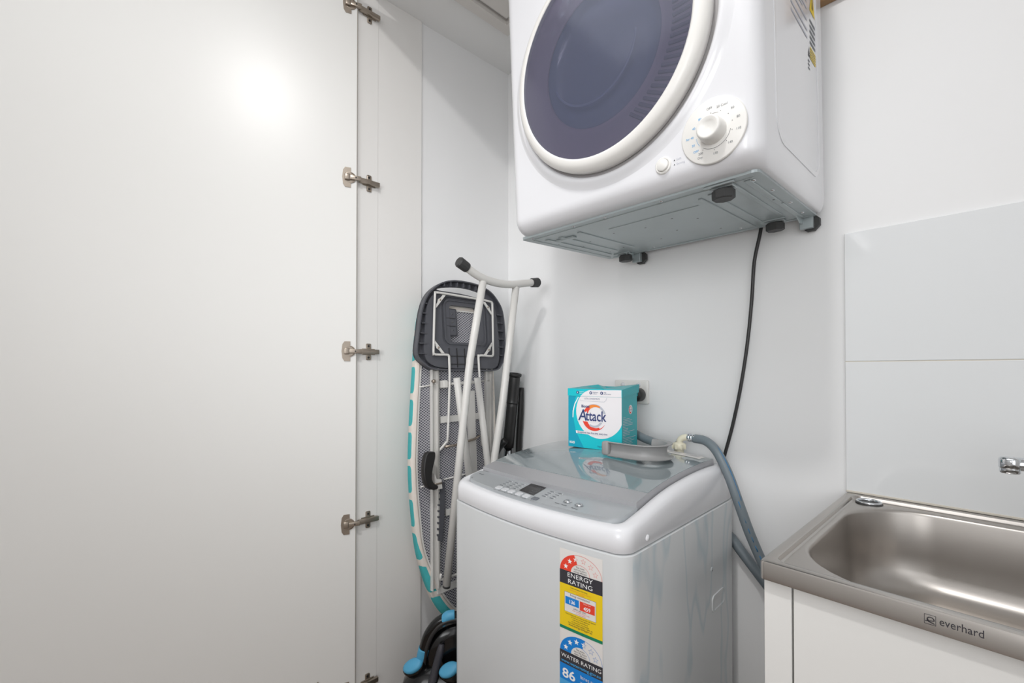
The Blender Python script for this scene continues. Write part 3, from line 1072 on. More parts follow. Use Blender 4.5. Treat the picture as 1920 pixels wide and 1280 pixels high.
mb.text('>||', 0.006, lambda a, b_: Vector((0.0735 + a, -0.2355 + b_, PZ(0.0775, -0.2335) + 0.0034)), 'ink_grey')
mb.obj('panel_print', panel, recalc=False, kind='stuff', label='small dark control lettering')

# lid: silver frame with a dark grey glass top, gently crowned
LX0, LX1 = -0.2455, 0.2083


def lfront(x):
    return -0.1955 + 0.22 * (x * x)


def lz(x, y):
    c = 1 - ((x + 0.02) / 0.226) ** 2
    return zr(y) + 0.0115 + 0.013 * c * min(1.0, max(0.0, (y + 0.197) / 0.18)) ** 0.8 * (0.6 + 0.4 * min(1, (0.26 - y) / 0.2))


NX, NY = 30, 34


def lgrid(dx=0.0, dz=0.0):
    rows = []
    for j in range(NY + 1):
        row = []
        for i in range(NX + 1):
            x = LX0 + (LX1 - LX0) * i / NX
            y = lfront(x) + (0.2065 - lfront(x)) * j / NY
            row.append((x, y, lz(x, y) + dz))
        rows.append(row)
    return rows


lid = bpy.data.objects.new('lid', None)
COL.objects.link(lid)
lid.parent = washer
g = lgrid()
mb = MB()
mb.loft(g[:5], 'lid_frame', closed=False)
ring = g[0] + [r_[-1] for r_ in g[1:]] + list(reversed(g[-1]))[1:] + [r_[0] for r_ in reversed(g)][1:-1]
mb.loft([ring, [(x, y, z - 0.0018) for x, y, z in ring], [(x, y, zr(y) - 0.007) for x, y, z in ring]], 'lid_frame', smooth=False)
mb.obj('lid_frame', lid, auto=40)
mb = MB()
mb.loft(g[4:], 'lid_glass', closed=False)
gg = g[4:]
ring2 = gg[0] + [r_[-1] for r_ in gg[1:]] + list(reversed(gg[-1]))[1:] + [r_[0] for r_ in reversed(gg)][1:-1]
for v in mb.bm.verts:
    v.co.z += 0.0012
mb.loft([[(x, y, z + 0.0012) for x, y, z in ring2], [(x, y, z) for x, y, z in ring2]], 'lid_glass', smooth=False)
mb.obj('glass_top', lid, auto=40)
mb = MB()
lab = lambda x, y: Vector((x, y, lz(x, y) + 0.0018))
for i in range(6):
    x0, x1 = 0.035 + i * 0.026, 0.035 + (i + 1) * 0.026
    mb.poly([(x0, 0.156), (x1, 0.156), (x1, 0.2015), (x0, 0.2015)], 'paper', lab)
lab2 = lambda x, y: Vector((x, y, lz(x, y) + 0.0021))
for k in range(3):
    for i in range(3):
        mb.poly([(0.045 + .05 * i, 0.177 + .007 * k), (0.080 + .05 * i, 0.177 + .007 * k), (0.080 + .05 * i, 0.179 + .007 * k), (0.045 + .05 * i, 0.179 + .007 * k)], 'ink_silver', lab2)
mb.obj('lid_label', lid, recalc=False, label='pale warning label along the rear of the lid')
# rear deck with the cold water inlet
mb = MB()
mb.box((-0.25, 0.2075, 0.90), (0.213, 0.243, 0.931), 'white_plastic', 0.004, 3)
mb.obj('rear_deck', washer, auto=40)
IH = thing('inlet_hose', 'grey water inlet hose with blue line and cream elbow at the washer rear', 'hose', WLOC, (0, 0, WROT))
mb = MB()
mb.lathe([(0.0125, 0.9313), (0.0125, 0.955), (0.0135, 0.957), (0.0165, 0.959), (0.0170, 0.971), (0.015, 0.974), (0.011, 0.976), (0.010, 0.977)], 'cream', Matrix.Translation((0.108, 0.2255, 0)), 14)
for k in range(8):
    a = R(45 * k)
    mb.box((-0.002, -0.002, 0.959), (0.002, 0.002, 0.972), 'cream', 0, 1, Matrix.Translation((0.108 + 0.0172 * math.cos(a), 0.2255 + 0.0172 * math.sin(a), 0)))
mb.tube([(0.108, 0.2255, 0.972), (0.111, 0.2258, 0.983), (0.120, 0.227, 0.990), (0.133, 0.229, 0.9918), (0.150, 0.231, 0.991)], 0.0085, 'cream', 12, spline=4)
inl = mb.obj('inlet_elbow', IH, label='cream plastic inlet elbow')
mb = MB()
for x in (0.1345, 0.1415, 0.1485):
    mb.lathe([(0.0105, -0.003), (0.0112, -0.002), (0.0112, 0.002), (0.0105, 0.003)], 'chrome', Matrix.Translation((x, 0.230, 0.991)) @ Matrix.Rotation(R(90), 4, 'Y'), 20)
mb.lathe([(0.0104, -0.0105), (0.0104, 0.0105)], 'ink_silver', Matrix.Translation((0.1415, 0.230, 0.991)) @ Matrix.Rotation(R(90), 4, 'Y'), 20)
mb.obj('hose_clamp', inl)
# inlet hose with a blue line, drooping behind the sink
hw = [(-0.5629, 1.1825, 0.9899), (-0.5337, 1.176, 0.9892), (-0.508, 1.165, 0.9795), (-0.4845, 1.152, 0.9595), (-0.4567, 1.14, 0.9169), (-0.4344, 1.14, 0.8562), (-0.4165, 1.15, 0.794), (-0.4046, 1.16, 0.7538), (-0.3881, 1.17, 0.7076), (-0.36, 1.185, 0.64), (-0.30, 1.2, 0.56)]
hl = [tuple(WM.inverted() @ Vector(p)) for p in hw]
mb = MB()
mb.tube(hl, 0.0118, 'hose', 14, spline=5)
hs = mb.obj('hose_tube', IH)
mb = MB()
vw = Vector((0.55, -0.75, 0.35)).normalized() * 0.0112
dense = [Vector(p) for p in hl]
mb.tube([p + Vector((0.0085, -0.0055, 0.0055)) for p in dense[1:6]], 0.0014, 'hose_blue', 6, spline=5)
for i in range(5, 9):
    for f0, f1 in ((0.0, 0.3), (0.5, 0.8)):
        a, b_ = dense[i].lerp(dense[i + 1], f0), dense[i].lerp(dense[i + 1], f1)
        mb.tube([a + Vector((0.004, -0.0105, 0.003)), b_ + Vector((0.004, -0.0105, 0.003))], 0.0014, 'hose_blue', 6)
mb.obj('blue_line', hs, label='dashed blue line')
# recessed hand grip and details on the right flank
mb = MB()
mr = Matrix(((0, 0, 1, 0), (1, 0, 0, 0), (0, 1, 0, 0), (0, 0, 0, 1)))
mb.plate(rrect(0.146, 0.621, 0.040, 0.020, 0.012, 5), [rrect(0.146, 0.621, 0.036, 0.016, 0.009, 5)], 0.2400, 0.2425, 'washer_steel', mr)
for v in mb.bm.verts:
    pass
rim_ = mb.obj('hand_grip', washer, auto=40)
mb = MB()
mb.loft([[(0.2424, y, z) for y, z in rrect(0.146, 0.621, 0.0355, 0.0155, 0.009, 5)], [(0.2412, y, z) for y, z in rrect(0.146, 0.616, 0.030, 0.009, 0.006, 5)]], 'washer_steel', cap1=True, smooth=False)
mb.obj('grip_pocket', rim_)
mb = MB()
mb.lathe([(0.006, 0.0), (0.0055, 0.0012), (0.0035, 0.0014), (0.00002, 0.0004)], 'washer_steel', Matrix.Translation((0.2398, 0.107, 0.705)) @ Matrix.Rotation(R(90), 4, 'Y'), 14)
mb.lathe([(0.0018, 0.0016), (0.00002, 0.0016)], 'dark', Matrix.Translation((0.2398, 0.107, 0.703)) @ Matrix.Rotation(R(90), 4, 'Y'), 10)
mb.obj('screw_hole', washer)
mb = MB()
mb.lathe([(0.0065, 0.0), (0.0055, 0.0022), (0.00002, 0.003)], 'white_plastic', Matrix.Translation((0.2378, -0.198, 0.859)) @ Matrix.Rotation(R(90), 4, 'Y'), 16)
mb.obj('button_cap', washer)

# energy and water stickers on the front
SX = 0.1005


def stick(h):
    return lambda lx, z: Vector((SX + lx, yF(SX + lx) - 0.0016 - h, z))


def band(lx0, lx1, z0, z1, key, h):
    n = max(1, int((lx1 - lx0) / 0.012))
    for i in range(n):
        a, b_ = lx0 + (lx1 - lx0) * i / n, lx0 + (lx1 - lx0) * (i + 1) / n
        mb.poly([(a, z0), (b_, z0), (b_, z1), (a, z1)], key, stick(h))


def sector(cx_, cz_, a, b_, a0, a1, ia, ib, key, h):
    n = 20
    for k in range(n):
        t0, t1 = R(a0 + (a1 - a0) * k / n), R(a0 + (a1 - a0) * (k + 1) / n)
        mb.poly([(cx_ + ia * math.cos(t0), cz_ + ib * math.sin(t0)), (cx_ + a * math.cos(t0), cz_ + b_ * math.sin(t0)),
                 (cx_ + a * math.cos(t1), cz_ + b_ * math.sin(t1)), (cx_ + ia * math.cos(t1), cz_ + ib * math.sin(t1))], key, stick(h))


def star(cx_, cz_, r, key, h, outline=False, side=None):
    P = []
    for k in range(10):
        rr = r if k % 2 == 0 else r * 0.42
        t = R(90 + 36 * k)
        x, z = rr * math.cos(t), rr * math.sin(t)
        if side == 'L':
            x = min(x, 0)
        if side == 'R':
            x = max(x, 0)
        P.append((cx_ + x, cz_ + z))
    if not outline:
        for k in range(10):
            mb.poly([(cx_, cz_), P[k], P[(k + 1) % 10]], key, stick(h))
    else:
        for k in range(10):
            (x0, z0), (x1, z1) = P[k], P[(k + 1) % 10]
            q = lambda x, z: (cx_ + (x - cx_) * 0.84, cz_ + (z - cz_) * 0.84)
            mb.poly([(x0, z0), (x1, z1), q(x1, z1), q(x0, z0)], key, stick(h))


def stext(s, lx, z, size, key, h=0.0009, align='CENTER', bold=0.0, width=None):
    mb.text(s, size, lambda a, b_: stick(h)(lx + a, z + b_), key, align, bold, width)


W9 = 0.092
mb = MB()
band(0, W9, 0.6755, 0.829, 'paper', 0.0)
CX_, CZ_ = 0.046, 0.7885
sector(CX_, CZ_, 0.0455, 0.0355, 107, 180, 0.0205, 0.0175, 'ink_red', 0.0003)
sector(CX_, CZ_, 0.0455, 0.0355, 0, 107, 0.0449, 0.0349, 'ink_red', 0.0003)
sector(CX_, CZ_, 0.0205, 0.0178, 0, 107, 0.0199, 0.0173, 'ink_red', 0.0003)
for i, a in enumerate((162, 133, 107, 78, 48, 18)):
    x, z = CX_ + 0.0335 * math.cos(R(a)), CZ_ + 0.0268 * math.sin(R(a))
    if i < 2:
        star(x, z, 0.0055, 'ink_white', 0.0005)
    elif i == 2:
        star(x, z, 0.0055, 'ink_white', 0.0005, side='L')
        star(x, z, 0.0055, 'ink_red', 0.0005, outline=True, side='R')
    else:
        star(x, z, 0.0058, 'ink_red', 0.0005, outline=True)
for i, s in enumerate(('The more', 'stars the more', 'energy efficient')):
    stext(s, CX_, 0.7995 - i * 0.0044, 0.0046, 'ink')
band(0, W9, 0.7625, 0.7885, 'ink', 0.0004)
stext('ENERGY', 0.0175, 0.7782, 0.0118, 'ink_white', align='LEFT', width=0.0545)
stext('RATING', 0.0185, 0.7662, 0.0118, 'ink_white', align='LEFT', width=0.0525)
band(0, W9, 0.6810, 0.7625, 'ink_yellow', 0.0004)
stext('Total combined star rating', 0.043, 0.7575, 0.0034, 'ink')
stext('when tested in accordance with the', 0.046, 0.7535, 0.0032, 'ink_orange')
stext('AS/NZS 2040', 0.046, 0.7495, 0.0032, 'ink_orange')
band(0.0112, 0.0795, 0.7105, 0.7482, 'ink_grey', 0.0006)
band(0.0118, 0.0789, 0.7110, 0.7477, 'paper', 0.0008)
stext('Energy consumption', 0.0455, 0.7430, 0.0052, 'ink', 0.0010)
band(0.0135, 0.0435, 0.7255, 0.7398, 'ink_blue', 0.0010)
band(0.0455, 0.0768, 0.7225, 0.7395, 'ink_red', 0.0010)
stext('Cold wash', 0.0285, 0.7366, 0.0032, 'ink_sky', 0.0012)
stext('136', 0.0285, 0.7285, 0.0095, 'ink_white', 0.0012, bold=0.0002)
stext('Warm wash', 0.061, 0.7360, 0.0032, 'paper', 0.0012)
stext('459', 0.061, 0.7252, 0.0098, 'ink_white', 0.0012, bold=0.0002)
stext('kWh per year', 0.0455, 0.7190, 0.0048, 'ink', 0.0010)
stext('when used 365 times on the', 0.0475, 0.7158, 0.0032, 'ink_red', 0.0010)
stext('normal program', 0.0475, 0.7125, 0.0032, 'ink_red', 0.0010)
for i, (s, sz) in enumerate((('Actual energy use and running costs will depend', 0.0033), ('on how you use the appliance', 0.0033), ('Cold wash performance', 0.0034), ('not tested for this program', 0.0034), ('For more information, refer to', 0.0042), ('www.energyrating.gov.au', 0.0050))):
    stext(s, 0.046, 0.7062 - i * 0.0040, sz, 'ink')
band(0, W9, 0.6755, 0.6812, 'ink_green', 0.0005)
mb.obj('energy_sticker', washer, recalc=False, label='yellow energy rating sticker with red arch')

mb = MB()
band(0, W9, 0.52, 0.6752, 'paper', 0.0)
CZ_ = 0.6335
sector(CX_, CZ_, 0.0455, 0.0355, 77, 180, 0.0205, 0.0175, 'ink_blue', 0.0003)
sector(CX_, CZ_, 0.0455, 0.0355, 0, 77, 0.0449, 0.0349, 'ink_blue', 0.0003)
sector(CX_, CZ_, 0.0205, 0.0178, 0, 77, 0.0199, 0.0173, 'ink_blue', 0.0003)
for i, a in enumerate((162, 132, 104, 77, 47, 18)):
    x, z = CX_ + 0.0335 * math.cos(R(a)), CZ_ + 0.0268 * math.sin(R(a))
    if i < 3:
        star(x, z, 0.0058, 'ink_white', 0.0005)
    elif i == 3:
        star(x, z, 0.0058, 'ink_white', 0.0005, side='L')
        star(x, z, 0.0058, 'ink_blue', 0.0005, outline=True, side='R')
    else:
        star(x, z, 0.0060, 'ink_blue', 0.0005, outline=True)
for i, s in enumerate(('The more', 'stars the more', 'water efficient')):
    stext(s, CX_, 0.6445 - i * 0.0044, 0.0046, 'ink')
band(0, W9, 0.6085, 0.6335, 'ink', 0.0004)
stext('WATER RATING', 0.0035, 0.6212, 0.0105, 'ink_white', align='LEFT', width=0.086)
stext('www.waterrating.gov.au', 0.0035, 0.6120, 0.0078, 'ink_sky', align='LEFT', width=0.085, bold=0.0001)
band(0, W9, 0.52, 0.6085, 'ink_blue', 0.0004)
stext('86', 0.006, 0.5835, 0.0245, 'ink_white', align='LEFT', bold=0.0005, width=0.029)
stext('litres per', 0.046, 0.5950, 0.0095, 'paper', align='LEFT')
stext('wash', 0.046, 0.5850, 0.0095, 'paper', align='LEFT')
band(0, W9, 0.545, 0.578, 'ink_sky', 0.0006)
mb.obj('water_sticker', washer, recalc=False, label='blue water rating sticker reading 86')

mb = MB()
for (x0, z0, x1, z1) in ((-0.262, 0.590, -0.195, 0.645), (-0.262, 0.566, -0.200, 0.617), (-0.259, 0.545, -0.190, 0.603)):
    for k in range(6):
        f0, f1 = k / 6, (k + 0.8) / 6
        a0, c0_ = x0 + (x1 - x0) * f0, z0 + (z1 - z0) * f0
        a1, c1_ = x0 + (x1 - x0) * f1, z0 + (z1 - z0) * f1
        mb.poly([Vector((a0, yF(a0) - 0.0010, c0_)), Vector((a1, yF(a1) - 0.0010, c1_)), Vector((a1, yF(a1) - 0.0010, c1_ + 0.0011)), Vector((a0, yF(a0) - 0.0010, c0_ + 0.0011))], 'scuff')
mb.obj('scuff_mark', washer, recalc=False, kind='stuff')

# ------------------------------------------------------------------ carton of washing powder on the lid
BX = thing('detergent_carton', 'teal and white carton of washing powder on the washer lid', 'carton', (-0.8301, 0.975, 0.0), (0, 0, R(9.26)))
zb_ = max(lz(*(WM.inverted() @ Vector((-0.8301 + a * 0.987 - b_ * 0.161, 0.975 + a * 0.161 + b_ * 0.987, 0))).to_2d()) for a in (0, .08, .161) for b_ in (0, .05, .0995)) + 0.0012
BX.location.z = zb_
BW_, BD_, BH_ = 0.1614, 0.0995, 1.1246 - zb_ - 0.001
mb = MB()
mb.box((0, 0, 0), (BW_, BD_, BH_ - 0.006), 'teal_side', 0.0008, 1)
mb.obj('carton_body', BX)
mb = MB()
t = 0.0014
zl0 = BH_ - 0.0205
# lid walls; the rear right corner stands up where the flap is open
fr_ = [(-t, -t, zl0), (BW_ + t, -t, zl0), (BW_ + t, -t, BH_), (-t, -t, BH_)]
rt_ = [(BW_ + t, -t, zl0), (BW_ + t + .002, BD_ + 0.004, zl0 + 0.010), (BW_ + t + .003, BD_ + 0.006, BH_ + 0.0125), (BW_ + t, -t, BH_)]
lf_ = [(-t, BD_ + t, zl0), (-t, -t, zl0), (-t, -t, BH_), (-t, BD_ + t, BH_ + 0.004)]
bk_ = [(BW_ + t, BD_ + t, zl0), (-t, BD_ + t, zl0), (-t, BD_ + t, BH_ + 0.004), (BW_ + t, BD_ + t, BH_ + 0.004)]
for q, k in ((fr_, 'teal'), (rt_, 'teal_side'), (lf_, 'teal_side'), (bk_, 'teal_side')):
    mb.poly([Vector(p) for p in q], k)
top_ = [(-t, -t, BH_), (BW_ + t, -t, BH_), (BW_ + t + .003, BD_ + .006, BH_ + .0125), (0.07, BD_ + t, BH_ + 0.001), (0.055, 0.075, BH_ + 0.010), (-t, BD_ + t, BH_ + .004)]
c0 = mb.bm.verts.new((0.09, 0.045, BH_ - 0.003))
tv = [mb.bm.verts.new(p) for p in top_]
for i in range(len(tv)):
    mb.face([tv[i], tv[(i + 1) % len(tv)], c0], 'teal_side')
lidc = mb.obj('carton_lid', BX, recalc=False)


def cf(h):
    return lambda x, z: Vector((x, -h, z))


S_ = BW_ / 765.0                     # artwork drawn in units of the printed face


def A(px, py):
    """artwork point -> face coordinates; the front's own slant is already taken out"""
    f = (px - 185) / 765.0
    ytop, ybot = 290 + 38 * f, 1085 + 72 * f
    return ((px - 185) * S_, BH_ * (1 - (py - ytop) / (ybot - ytop)))


def apoly(pts, key, h, raw=False):
    pp = pts if raw else [A(*p) for p in pts]
    vs = [mb.bm.verts.new(cf(h)(max(0.0, min(BW_, x)), max(0.0, z))) for x, z in pp]
    mb.face(vs, key)


mb = MB()
apoly([(185, 290 + 103), (950, 328 + 110), (950, 1157), (185, 1085)], 'teal', 0.0004)
# deeper teal sweep on the left
sweep = [(185, 395), (300, 400), (262, 560), (262, 700), (300, 880), (360, 1000), (420, 1107), (185, 1085)]
apoly(sweep, 'teal_deep', 0.0006)
# white disc and the white field above it, clipped at the right edge of the face
disc = []
ccx, ccy = A(645, 625)
RD = 0.0715
for k in range(49):
    a = R(-30 - 300 * k / 48 + 0)
    disc.append((ccx + RD * math.cos(a), ccy + RD * math.sin(a)))
circ = [(ccx + RD * math.cos(R(7.5 * k)), ccy + RD * math.sin(R(7.5 * k))) for k in range(48)]
apoly([(min(x, BW_), min(z, zl0)) for x, z in circ], 'carton_white', 0.0008, True)
xr_z = ccy - math.sqrt(max(0, RD ** 2 - (BW_ - ccx) ** 2))
apoly([(ccx, ccy), (BW_, xr_z), (BW_, zl0), (ccx - 0.045, zl0)], 'carton_white', 0.0009, True)
apoly([(250, 690), (252, 600), (280, 500), (335, 410), (345, 415), (292, 510), (268, 600), (262, 690)], 'ink_white', 0.0009)
# tag shape
apoly([(352, 425), (752, 432), (740, 470), (715, 490), (372, 465)], 'ink_silver', 0.0010)
apoly([(354, 425), (747, 432), (735, 466), (712, 485), (374, 461)], 'carton_white', 0.0011)
for k in range(1):
    ax, az = A(540, 452)
    mb.text('ULTRA CONCENTRATE', 0.0062, (lambda ax, az: lambda a, b_: cf(0.0013)(ax + a, az + b_))(ax, az), 'ink_navy', 'CENTER', width=0.047)
# ring behind the name
rx, rz = A(570, 695)


def cring(a0, a1, r0, r1, key, h, n=18, dx=0.0, dz=0.0, w0=1.0, w1=1.0):
    for k in range(n):
        f0, f1 = k / n, (k + 1) / n
        t0, t1 = R(a0 + (a1 - a0) * f0), R(a0 + (a1 - a0) * f1)
        e0, e1 = w0 + (w1 - w0) * f0, w0 + (w1 - w0) * f1
        rm0, rm1 = r1 - (r1 - r0) * e0, r1 - (r1 - r0) * e1
        apoly([(rx + r1 * math.cos(t0), rz + r1 * math.sin(t0)), (rx + r1 * math.cos(t1), rz + r1 * math.sin(t1)),
               (rx + rm1 * math.cos(t1), rz + rm1 * math.sin(t1)), (rx + rm0 * math.cos(t0), rz + rm0 * math.sin(t0))], key, h, True)


cring(120, 12, 0.0265, 0.0365, 'ink_silver', 0.0010, w0=.5, w1=.7)
cring(150, 58, 0.0235, 0.0350, 'ink_orange', 0.0012, w0=1.1, w1=.35)
cring(152, 120, 0.0225, 0.0350, 'ink_red', 0.0013, w0=1.1, w1=.8)
cring(198, 300, 0.0225, 0.0365, 'ink_red', 0.0012, w0=1.0, w1=.45)
cring(238, 345, 0.0215, 0.0275, 'ink_silver', 0.0013, w0=.9, w1=1.0)
cring(300, 330, 0.0275, 0.0365, 'ink_red', 0.0011, w0=.3, w1=.05)


def ctext(s, px, py, size, key, h=0.0016, align='LEFT', bold=0.0, width=None, slope=0.0, shear=0.0):
    ax, az = A(px, py)
    mb.text(s, size, lambda a, b_: cf(h)(ax + a, az + b_ - slope * a), key, align, bold, width, shear)


ctext('Attack', 342, 728, 0.0415, 'carton_white', 0.0015, width=0.0875, bold=0.0022)
ctext('A', 340, 727, 0.0440, 'ink_navy', 0.0018, width=0.0270, bold=0.0004, shear=0.12)
ctext('ttack', 450, 731, 0.0390, 'ink_navy', 0.0018, width=0.0630, bold=0.0006)
ctext('Biozet', 385, 553, 0.0105, 'ink_navy', 0.0016, width=0.0255, bold=0.0002)
apoly([(300, 868), (808, 920), (790, 955), (306, 905)], 'carton_white', 0.0014)
ctext('Exceptional clean first time, every time', 330, 900, 0.0072, 'ink_navy', 0.0017, width=0.090, bold=0.0001)
ctext('KAO', 206, 1040, 0.0085, 'ink_white', 0.0012, width=0.0165, bold=0.0004)
ctext('2 kg net', 615, 1092, 0.0052, 'ink_navy', 0.0012, width=0.0165)
apoly([(710, 1075), (760, 1080), (760, 1115), (710, 1110)], 'ink_white', 0.0010)
apoly([(775, 1080), (815, 1084), (815, 1119), (775, 1114)], 'ink_white', 0.0010)
apoly([(728, 1087), (744, 1089), (744, 1103), (728, 1101)], 'ink_grey', 0.0012)
bx_, bz_ = A(872, 1085)
apoly([(bx_ + 0.0055 * math.cos(R(30 * k)), bz_ + 0.0055 * math.sin(R(30 * k))) for k in range(12)], 'ink_white', 0.0010, True)
art = mb.obj('front_print', BX, recalc=False, label='carton front artwork with large navy lettering')
mb = MB()
# print on the lid front
lf = lambda x, z: Vector((x, -t - 0.0004, z))
pts = [A(500, 322), A(950, 334), A(950, 480), A(370, 440), A(372, 405), A(440, 345)]
mb.poly([(min(BW_, p[0]), min(BH_ - 0.0008, max(zl0 + 0.0005, p[1]))) for p in pts], 'carton_white', lf)
lf2 = lambda x, z: Vector((x, -t - 0.0007, z))
for i, (px, py) in enumerate(((330, 348), (525, 360), (680, 368))):
    ax, az = A(px, py)
    mb.poly([(ax + 0.0042 * math.cos(R(30 * k)), az + 0.0042 * math.sin(R(30 * k))) for k in range(12)], 'ink_navy', lf2)
    mb.poly([(ax - .0022, az + .0014), (ax + .0022, az + .0014), (ax + .0009, az + .0002), (ax + .0009, az - .002), (ax - .0009, az - .002), (ax - .0009, az + .0002)] if i < 2 else [(ax, az + .003), (ax + .0016, az), (ax, az - .003), (ax - .0016, az)], 'ink_white', lambda x, z: Vector((x, -t - 0.0010, z)))
    mb.text(('Superior', 'Brightens', 'High')[i], 0.0042, (lambda ax, az: lambda a, b_: lf2(ax + 0.006 + a, az + 0.0006 + b_))(ax, az), 'ink_white' if i == 0 else 'ink_navy')
    mb.text(('stain removal', 'colours', 'performance')[i], 0.0042, (lambda ax, az: lambda a, b_: lf2(ax + 0.006 + a, az - 0.0034 + b_))(ax, az), 'ink_white' if i == 0 else 'ink_navy')
mb.obj('lid_print', lidc, recalc=False)
mb = MB()
sf = lambda h: (lambda y, z: Vector((BW_ + h, y, z)))
oy, oz = 0.055, 0.108
mb.poly([(oy + 0.0125 * math.cos(R(20 * k)), oz + 0.0125 * math.sin(R(20 * k))) for k in range(18)], 'carton_white', sf(0.0004))
for a0, a1, key in ((100, 200, 'ink_red'), (200, 290, 'ink_red'), (-60, 60, 'ink_silver')):
    for k in range(6):
        t0, t1 = R(a0 + (a1 - a0) * k / 6), R(a0 + (a1 - a0) * (k + 1) / 6)
        mb.poly([(oy + .0105 * math.cos(t0), oz + .0105 * math.sin(t0)), (oy + .0105 * math.cos(t1), oz + .0105 * math.sin(t1)), (oy + .0065 * math.cos(t1), oz + .0065 * math.sin(t1)), (oy + .0065 * math.cos(t0), oz + .0065 * math.sin(t0))], key, sf(0.0006))
mb.text('Attack', 0.007, lambda a, b_: sf(0.0008)(oy - 0.0095 + a, oz - 0.0022 + b_), 'ink_navy', width=0.019)
rnd = random.Random(3)
for k in range(20):
    z = 0.088 - k * 0.0042
    l = rnd.uniform(0.03, 0.082) if k % 6 else 0.016
    mb.poly([(0.006, z), (0.006 + l, z), (0.006 + l, z + 0.0013), (0.006, z + 0.0013)], 'ink_silver', sf(0.0004))
mb.obj('side_print', BX, recalc=False)

# ------------------------------------------------------------------ grey drain-hose hook lying on the lid
gx, gy = 0.098, 0.052
gz = max(lz(gx + a, gy + b_) for a in (-.06, 0, .06) for b_ in (-.06, 0, .05)) + 0.0013
gl_ = WM @ Vector((gx, gy, gz))
gd = thing('hose_hook', 'grey curved plastic hose hook lying on the washer lid beside the carton', 'hose hook', gl_, (0, 0, WROT))
mb = MB()
# gutter section (radius, height) swept round an arc: near arm runs left, then bends round to the back
cross = [(0.066, 0.0), (0.068, 0.002), (0.058, 0.005), (0.0525, 0.011), (0.051, 0.018), (0.0525, 0.025), (0.057, 0.031), (0.065, 0.034), (0.064, 0.036), (0.052, 0.0345), (0.0475, 0.027), (0.046, 0.018), (0.0475, 0.009), (0.052, 0.002)]
path = []
for k in range(9):
    path.append((Vector((-0.066 + 0.0085 * k * 1.0, 0.0, 0)), -90, 1.0))
for k in range(1, 25):
    path.append((Vector((0.002, 0.0, 0)), -90 + 190 * k / 24, 1.0))
loops = []
for p, a, s in path:
    d_ = Vector((math.cos(R(a)), math.sin(R(a)), 0))
    loops.append([p + d_ * r_ + Vector((0, 0, h_)) for r_, h_ in cross])
mb.loft(loops, 'guide', cap0=True, cap1=True)
gut = mb.obj('gutter', gd, auto=50)
mb = MB()
mb.box((-0.084, -0.068, 0.001), (-0.064, -0.050, 0.036), 'guide', 0.006, 3)
mb.obj('end_block', gd, auto=50)
dh = thing('drain_hose', 'grey drain hose coming over the rear of the lid behind the carton', 'hose')
mb = MB()
mb.tube([(-0.86, 1.222, 0.72), (-0.862, 1.220, 0.90), (-0.845, 1.205, 0.99), (-0.80, 1.178, 1.012), (-0.7432, 1.152, 0.998), (-0.700, 1.140, 0.984), (-0.660, 1.128, 0.9775), (-0.63, 1.115, 0.976)], 0.0115, 'hose', 14, spline=6)
mb.obj('hose_tube', dh)
wh = thing('waste_hose', 'grey hose slanting from behind the washer down behind the sink cabinet', 'hose')
mb = MB()
mb.tube([(-0.575, 1.236, 0.73), (-0.53, 1.2355, 0.745), (-0.4938, 1.2345, 0.7342), (-0.4564, 1.234, 0.6946), (-0.412, 1.234, 0.6463), (-0.33, 1.234, 0.56)], 0.0128, 'hose', 14, spline=5)
mb.obj('hose_tube', wh)

# ------------------------------------------------------------------ laundry sink and cabinet
sink = thing('laundry_sink', 'stainless steel laundry sink with a deep rounded bowl', 'sink', (0.06, 0.975, 0.873))
SXc, SYc = 0.06, 0.9735
mb = MB()
N_ = 10
O_ = lambda lst, z: [(x, y, z) for x, y in lst]
loops = [O_(rrect(SXc, SYc, 0.2985, 0.2665, 0.006, N_), 0.873), O_(rrect(SXc, SYc, 0.300, 0.268, 0.007, N_), 0.8735), O_(rrect(SXc, SYc, 0.300, 0.268, 0.007, N_), 0.897),
         O_(rrect(SXc, SYc, 0.2990, 0.267, 0.007, N_), 0.8990), O_(rrect(SXc, SYc, 0.297, 0.265, 0.007, N_), 0.8998), O_(rrect(SXc, SYc + .001, 0.2875, 0.2555, 0.014, N_), 0.9002),
         O_(rrect(SXc, SYc + .001, 0.2850, 0.2530, 0.018, N_), 0.8988), O_(rrect(SXc, SYc + .001, 0.2825, 0.2505, 0.020, N_), 0.8935), O_(rrect(SXc, SYc + .0015, 0.2795, 0.2475, 0.022, N_), 0.8922)]
mb.loft(loops, 'steel_plain')
for v in mb.bm.verts:
    v.co -= Vector((0.06, 0.975, 0.873))
mb.obj('rim', sink, auto=35)
mb = MB()
bx0, by0 = SXc + 0.002, 0.9655
loops = [O_(rrect(SXc, SYc + .0015, 0.2795, 0.2475, 0.022, N_), 0.8922), O_(rrect(bx0, by0, 0.279, 0.2385, 0.124, N_), 0.8935), O_(rrect(bx0, by0, 0.276, 0.2355, 0.122, N_), 0.8925), O_(rrect(bx0, by0, 0.2735, 0.233, 0.121, N_), 0.890), O_(rrect(bx0, by0, 0.272, 0.2315, 0.120, N_), 0.885),
         O_(rrect(bx0, by0, 0.267, 0.2265, 0.117, N_), 0.81), O_(rrect(bx0, by0, 0.265, 0.2245, 0.116, N_), 0.780), O_(rrect(bx0, by0, 0.259, 0.2185, 0.126, N_), 0.760), O_(rrect(bx0, by0, 0.247, 0.206, 0.118, N_), 0.7475),
         O_(rrect(bx0, by0, 0.229, 0.188, 0.105, N_), 0.7415), O_(rrect(bx0, by0, 0.205, 0.163, 0.09, N_), 0.7395), O_(rrect(bx0, by0, 0.10, 0.08, 0.05, N_), 0.736), O_(rrect(bx0, by0, 0.03, 0.03, 0.0299, N_), 0.734)]
